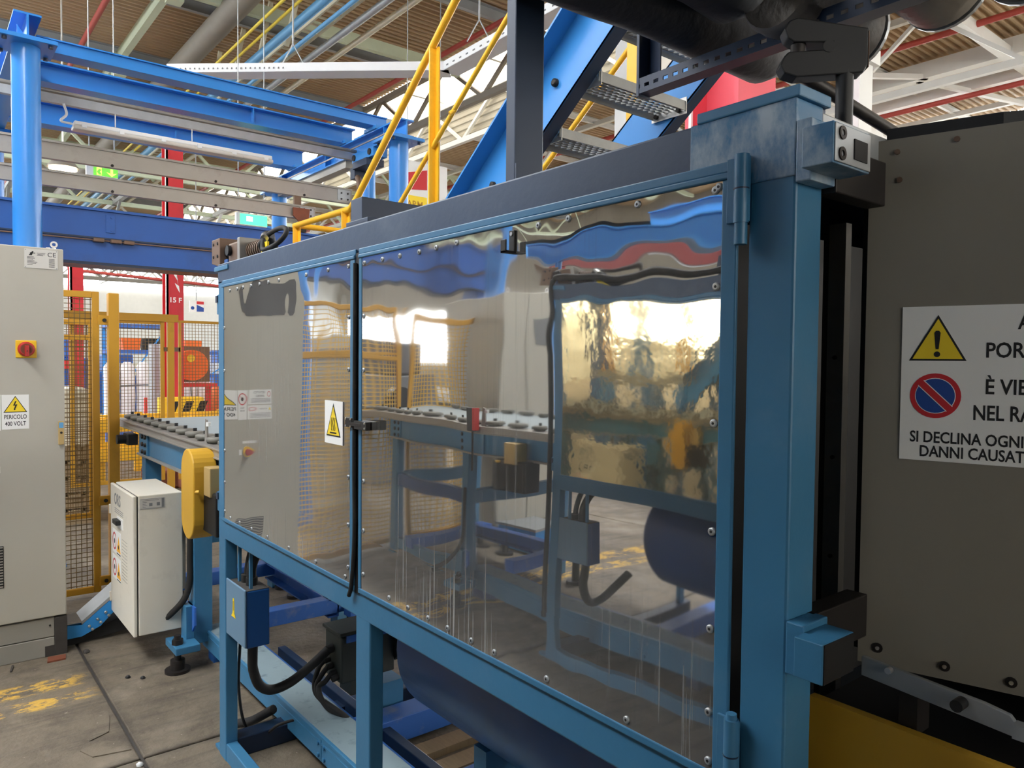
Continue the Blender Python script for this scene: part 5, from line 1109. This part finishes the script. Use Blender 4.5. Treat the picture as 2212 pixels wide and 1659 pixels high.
# pallets stacked behind the cabinet mesh
for k in range(5):
    t = T('pallet', ('bottom pallet of the stack behind the mesh gate', 'second pallet up of the stack behind the mesh gate', 'third pallet up of the stack behind the mesh gate', 'fourth pallet up of the stack behind the mesh gate', 'topmost pallet of the stack behind the mesh gate')[k], 'pallet', (-8.2, .9, .15*k), 'stack of pallets')
    for i in range(6): MB().box(-8.7, -7.8, .55+.14*i, .65+.14*i, .15*k+.11, .15*k+.135).build('board', 'wood', t)
    for i in range(3): MB().box(-8.65+.36*i, -8.55+.36*i, .55, 1.35, .15*k, .15*k+.11).build('bearer', 'wood', t)
t = T('pallet_load', 'pale wrapped load on the stack of pallets behind mesh', 'load', (-8.2, .95, .69)); MB().box(-8.65, -7.85, .6, 1.3, .685, 1.25).build('wrapped_block', 'cream', t, .03); MB().box(-7.85, -7.845, .63, .75, .95, 1.15).build('label', 'paper', t)
t = T('red_bench', 'low red bench seen through the mesh gate', 'bench', (-11.8, 1.6, 0)); MB().box(-12, -11.6, 1.3, 2.1, .62, .70).build('top', 'red', t)
for y in (1.35, 2.05): MB().box(-11.9, -11.7, y-.03, y+.03, 0, .62).build('leg', 'red', t)
for i, (x, y, h, c_) in enumerate(((-22, .8, 2.1, 'white_paint'), (-24, 1.9, 1.7, 'cream'), (-23, 4.6, 1.6, 'beam_blue'), (-25, 6.6, 1.9, 'white_paint'), (-26, 8.6, 1.8, 'floor_blue'), (-24, 11.5, 1.8, 'cream'))):
    t = T('far_machine', ('white machine far behind the mesh gate', 'cream machine far behind the narrow red column', 'blue machine far behind the white canisters', 'white machine far behind the orange bags', 'blue machine far off by the enclosure edge', 'cream machine far off, hidden by the enclosure')[i], 'machine', (x, y, 0), 'far machines')
    MB().box(x-1, x, y-.6, y+.6, 0, h*.7).build('base', c_, t, .03); MB().box(x-.9, x-.1, y-.45, y+.3, h*.7, h).build('head', c_, t, .03); MB().box(x, x+.02, y-.35, y+.1, h*.35, h*.6).build('window', 'window_grey', t)
# ------------------------------------------------------------------ things that only the mirror doors show
t = T('second_cabinet', 'second tall grey cabinet behind opposite conveyor, seen reflected', 'cabinet', (-5.3, -2.5, 0))
MB().box(-5.75, -5.0, -2.62, -2.30, .12, 2.06).build('body', 'cabinet_grey', t, .006); MB().box(-5.0, -4.99, -2.285, -2.05, .12, 2.06).build('side_door', 'cabinet_grey', t, .004); MB().box(-5.75, -5.0, -2.29, -2.05, .12, 2.06).build('body', 'cabinet_grey', t, .006)
MB().box(-5.72, -5.02, -2.6, -2.07, 0, .12).build('plinth', 'plinth_grey', t); MB().box(-5.0, -4.995, -2.58, -2.40, 1.62, 1.86).build('vent_window', 'label_grey', t)
for y in (-2.55, -2.15): ring(MB(), (-5.05, y, 2.085), Y1, Z1, .015, .026, (.01, 0, 0), 14).build('eye_bolt', 'bright_steel', t)
t = T('ribbed_bin', 'pale ribbed container behind the opposite conveyor, seen reflected', 'container', (-7.3, -1.7, 0))
MB().box(-7.8, -7.2, -1.95, -1.35, 0, 1.75).build('body', 'cladding', t, .02)
for i in range(40): MB().box(-7.2, -7.19, -1.95, -1.35, .12+.038*i, .135+.038*i).build('rib', 'plinth_grey', t)
t = T('dark_press', 'dark machine with mesh front behind the opposite conveyor, seen reflected', 'machine', (-8.4, -3.0, 0))
MB().box(-9.3, -8.2, -3.6, -2.5, 0, 1.35).build('body', 'label_grey', t, .02); MB().box(-9.2, -8.3, -3.4, -2.7, 1.35, 1.75).build('hood', 'window_grey', t, .04); wire_mesh(-8.19, -3.4, -2.7, .5, 1.2, .05, .004, t, 'front_mesh', 'plinth_grey')
t = T('cable_drum', 'dark cable drum behind the opposite conveyor, seen reflected', 'reel', (-7.0, -2.2, 0)); MB().cyl((-7.2, -2.25, 1.05), (-7.0, -2.25, 1.05), .2, 24).build('drum', 'black', t); MB().box(-7.15, -7.05, -2.29, -2.21, 0, .9).build('stand', 'black', t)
for (x, y, nm) in ((-6.3, -2.95, 'blue column behind the opposite line, seen reflected in right door'), (-6.8, -1.1, 'blue column beyond the mesh, seen reflected in left door')):
    t = T('round_column', nm, 'column', (x, y, 0)); MB().cyl((x, y, 0), (x, y, 4.2), .1, 24).build('column', 'gantry_blue', t); MB().box(x-.16, x+.16, y-.16, y+.16, 4.2, 4.23).build('top_plate', 'gantry_blue', t)
t = T('opposite_gantry', 'blue gantry beams and columns above the opposite line, seen reflected', 'gantry', (-3, -4.1, 0))
MB().ibeam((-7, -4.0, 2.72), (1.5, -4.0, 2.72), .24, .2, .02).build('beam', 'stair_blue', t); MB().ibeam((-7, -6.5, 3.5), (1.5, -6.5, 3.5), .4, .2, .02).build('beam', 'gantry_blue', t)
for x in (-6.4, -3.7, -1.4, .9): MB().cyl((x, -4.0, 0), (x, -4.0, 2.6), .09, 20).build('column', 'gantry_blue', t)
t = T('dark_red_beam', 'dark red pipe rack beam behind the opposite line, seen reflected', 'beam', (-3, -6.0, 2.6)); MB().bar((-9, -6.0, 2.95), (2, -6.0, 2.75), .1, .22).build('beam', 'maroon', t); MB().bar((-9, -6.1, 2.5), (2, -6.1, 2.55), .08, .1).build('pipe', 'maroon', t)
for x in (-8.5, -4.5, 1.5): MB().box(x-.07, x+.07, -6.12, -5.98, 0, 2.9).build('leg', 'column_red', t)
t = T('upper_walkway', 'dark walkway deck behind the opposite line, seen reflected', 'walkway', (-4, -9, 3.6)); MB().box(-12, 3, -12, -8, 3.7, 3.85).build('deck', 'slate', t); MB().box(-12, 3, -8.1, -8.0, 3.3, 3.85).build('edge_beam', 'stair_blue', t)
for x in (-11, -5, 2): MB().box(x-.1, x+.1, -8.15, -7.95, 0, 3.3).build('leg', 'stair_blue', t)
t = T('limit_switch', 'black switch with red face on the opposite conveyor, seen reflected', 'switch', (-3.8, -.94, 1.1)); MB().box(-3.84, -3.76, -.95, -.91, 1.10, 1.25).build('body', 'black', t, .006); MB().box(-3.76, -3.735, -.945, -.905, 1.11, 1.25).build('red_face', 'red', t); MB().cyl((-3.79, -.93, .85), (-3.79, -.93, 1.10), .008, 8).build('cable', 'rubber', t)
t = T('trunking_ramp', 'light blue trunking behind the opposite conveyor, seen reflected', 'cable trunking', (-4.6, -2.0, 0))
MB().box(-4.85, -4.45, -2.25, -1.95, 0, .18).build('side_plate', 'sky_blue', t, .004); MB().box(-4.86, -4.44, -2.26, -1.94, .18, .20).build('cover', 'galvanised', t)
# ------------------------------------------------------------------ small floor litter
for i, (x, y, r_, c_, nm) in enumerate(((-3.93, .80, .012, 'black', 'small dark lump on the concrete near the floor joint'), (-3.88, .855, .011, 'black', 'second dark lump on the concrete near the floor joint'), (-4.40, .70, .016, 'soot', 'dark chip of concrete by the cabinet plinth corner'), (-3.05, .66, .013, 'white_paint', 'tiny white scrap at the crossing of floor joints'), (-4.33, .30, .01, 'white_paint', 'tiny white scrap below the cabinet plinth'))):
    one(MB().tube([(x, y, 0), (x+.003, y, r_*.5), (x, y+.002, r_)], [r_, r_*1.1, r_*.5], 7), 'floor_scrap', c_, nm, 'scrap')
one(MB().prism([(-4.43, .53, 0), (-4.36, .52, 0), (-4.36, .60, 0), (-4.42, .61, 0)], (0, 0, .008)), 'tile_shard', 'rust', 'reddish tile shard on floor at the cabinet plinth', 'shard')
one(MB().bar((-4.42, .38, .004), (-4.34, .365, .004), .008, .008), 'wood_splinter', 'soot', 'dark splinter lying in front of the cabinet plinth', 'splinter')

t = T('opposite_shade_block', 'big dark block added opposite to darken the aisle, out of frame', 'machine', (1.2, -1.6, 0))
MB().box(-.45, 3.2, -2.6, -.86, 0, 3.2).build('housing', 'navy', t, .02); MB().box(-.40, 2.4, -.86, -.84, .4, 1.9).build('front_sheet', 'label_grey', t); MB().box(-.3, 2.2, -.84, -.80, .1, .35).build('kick_guard', 'guard_yellow', t)  # unseen press-like block added to darken the right end of the aisle
t = T('aisle_shade_partition', 'low dark partition added across the aisle for shade, out of frame', 'partition', (2.7, .5, 0))
MB().box(2.66, 2.7, -.84, 3.0, .02, 1.25).build('sheet', 'slate', t)  # unseen sheet added to cut light from behind the viewpoint
for y in (-.7, 1.0, 2.8): MB().box(2.70, 2.78, y-.04, y+.04, 0, 1.3).build('post', 'navy', t)
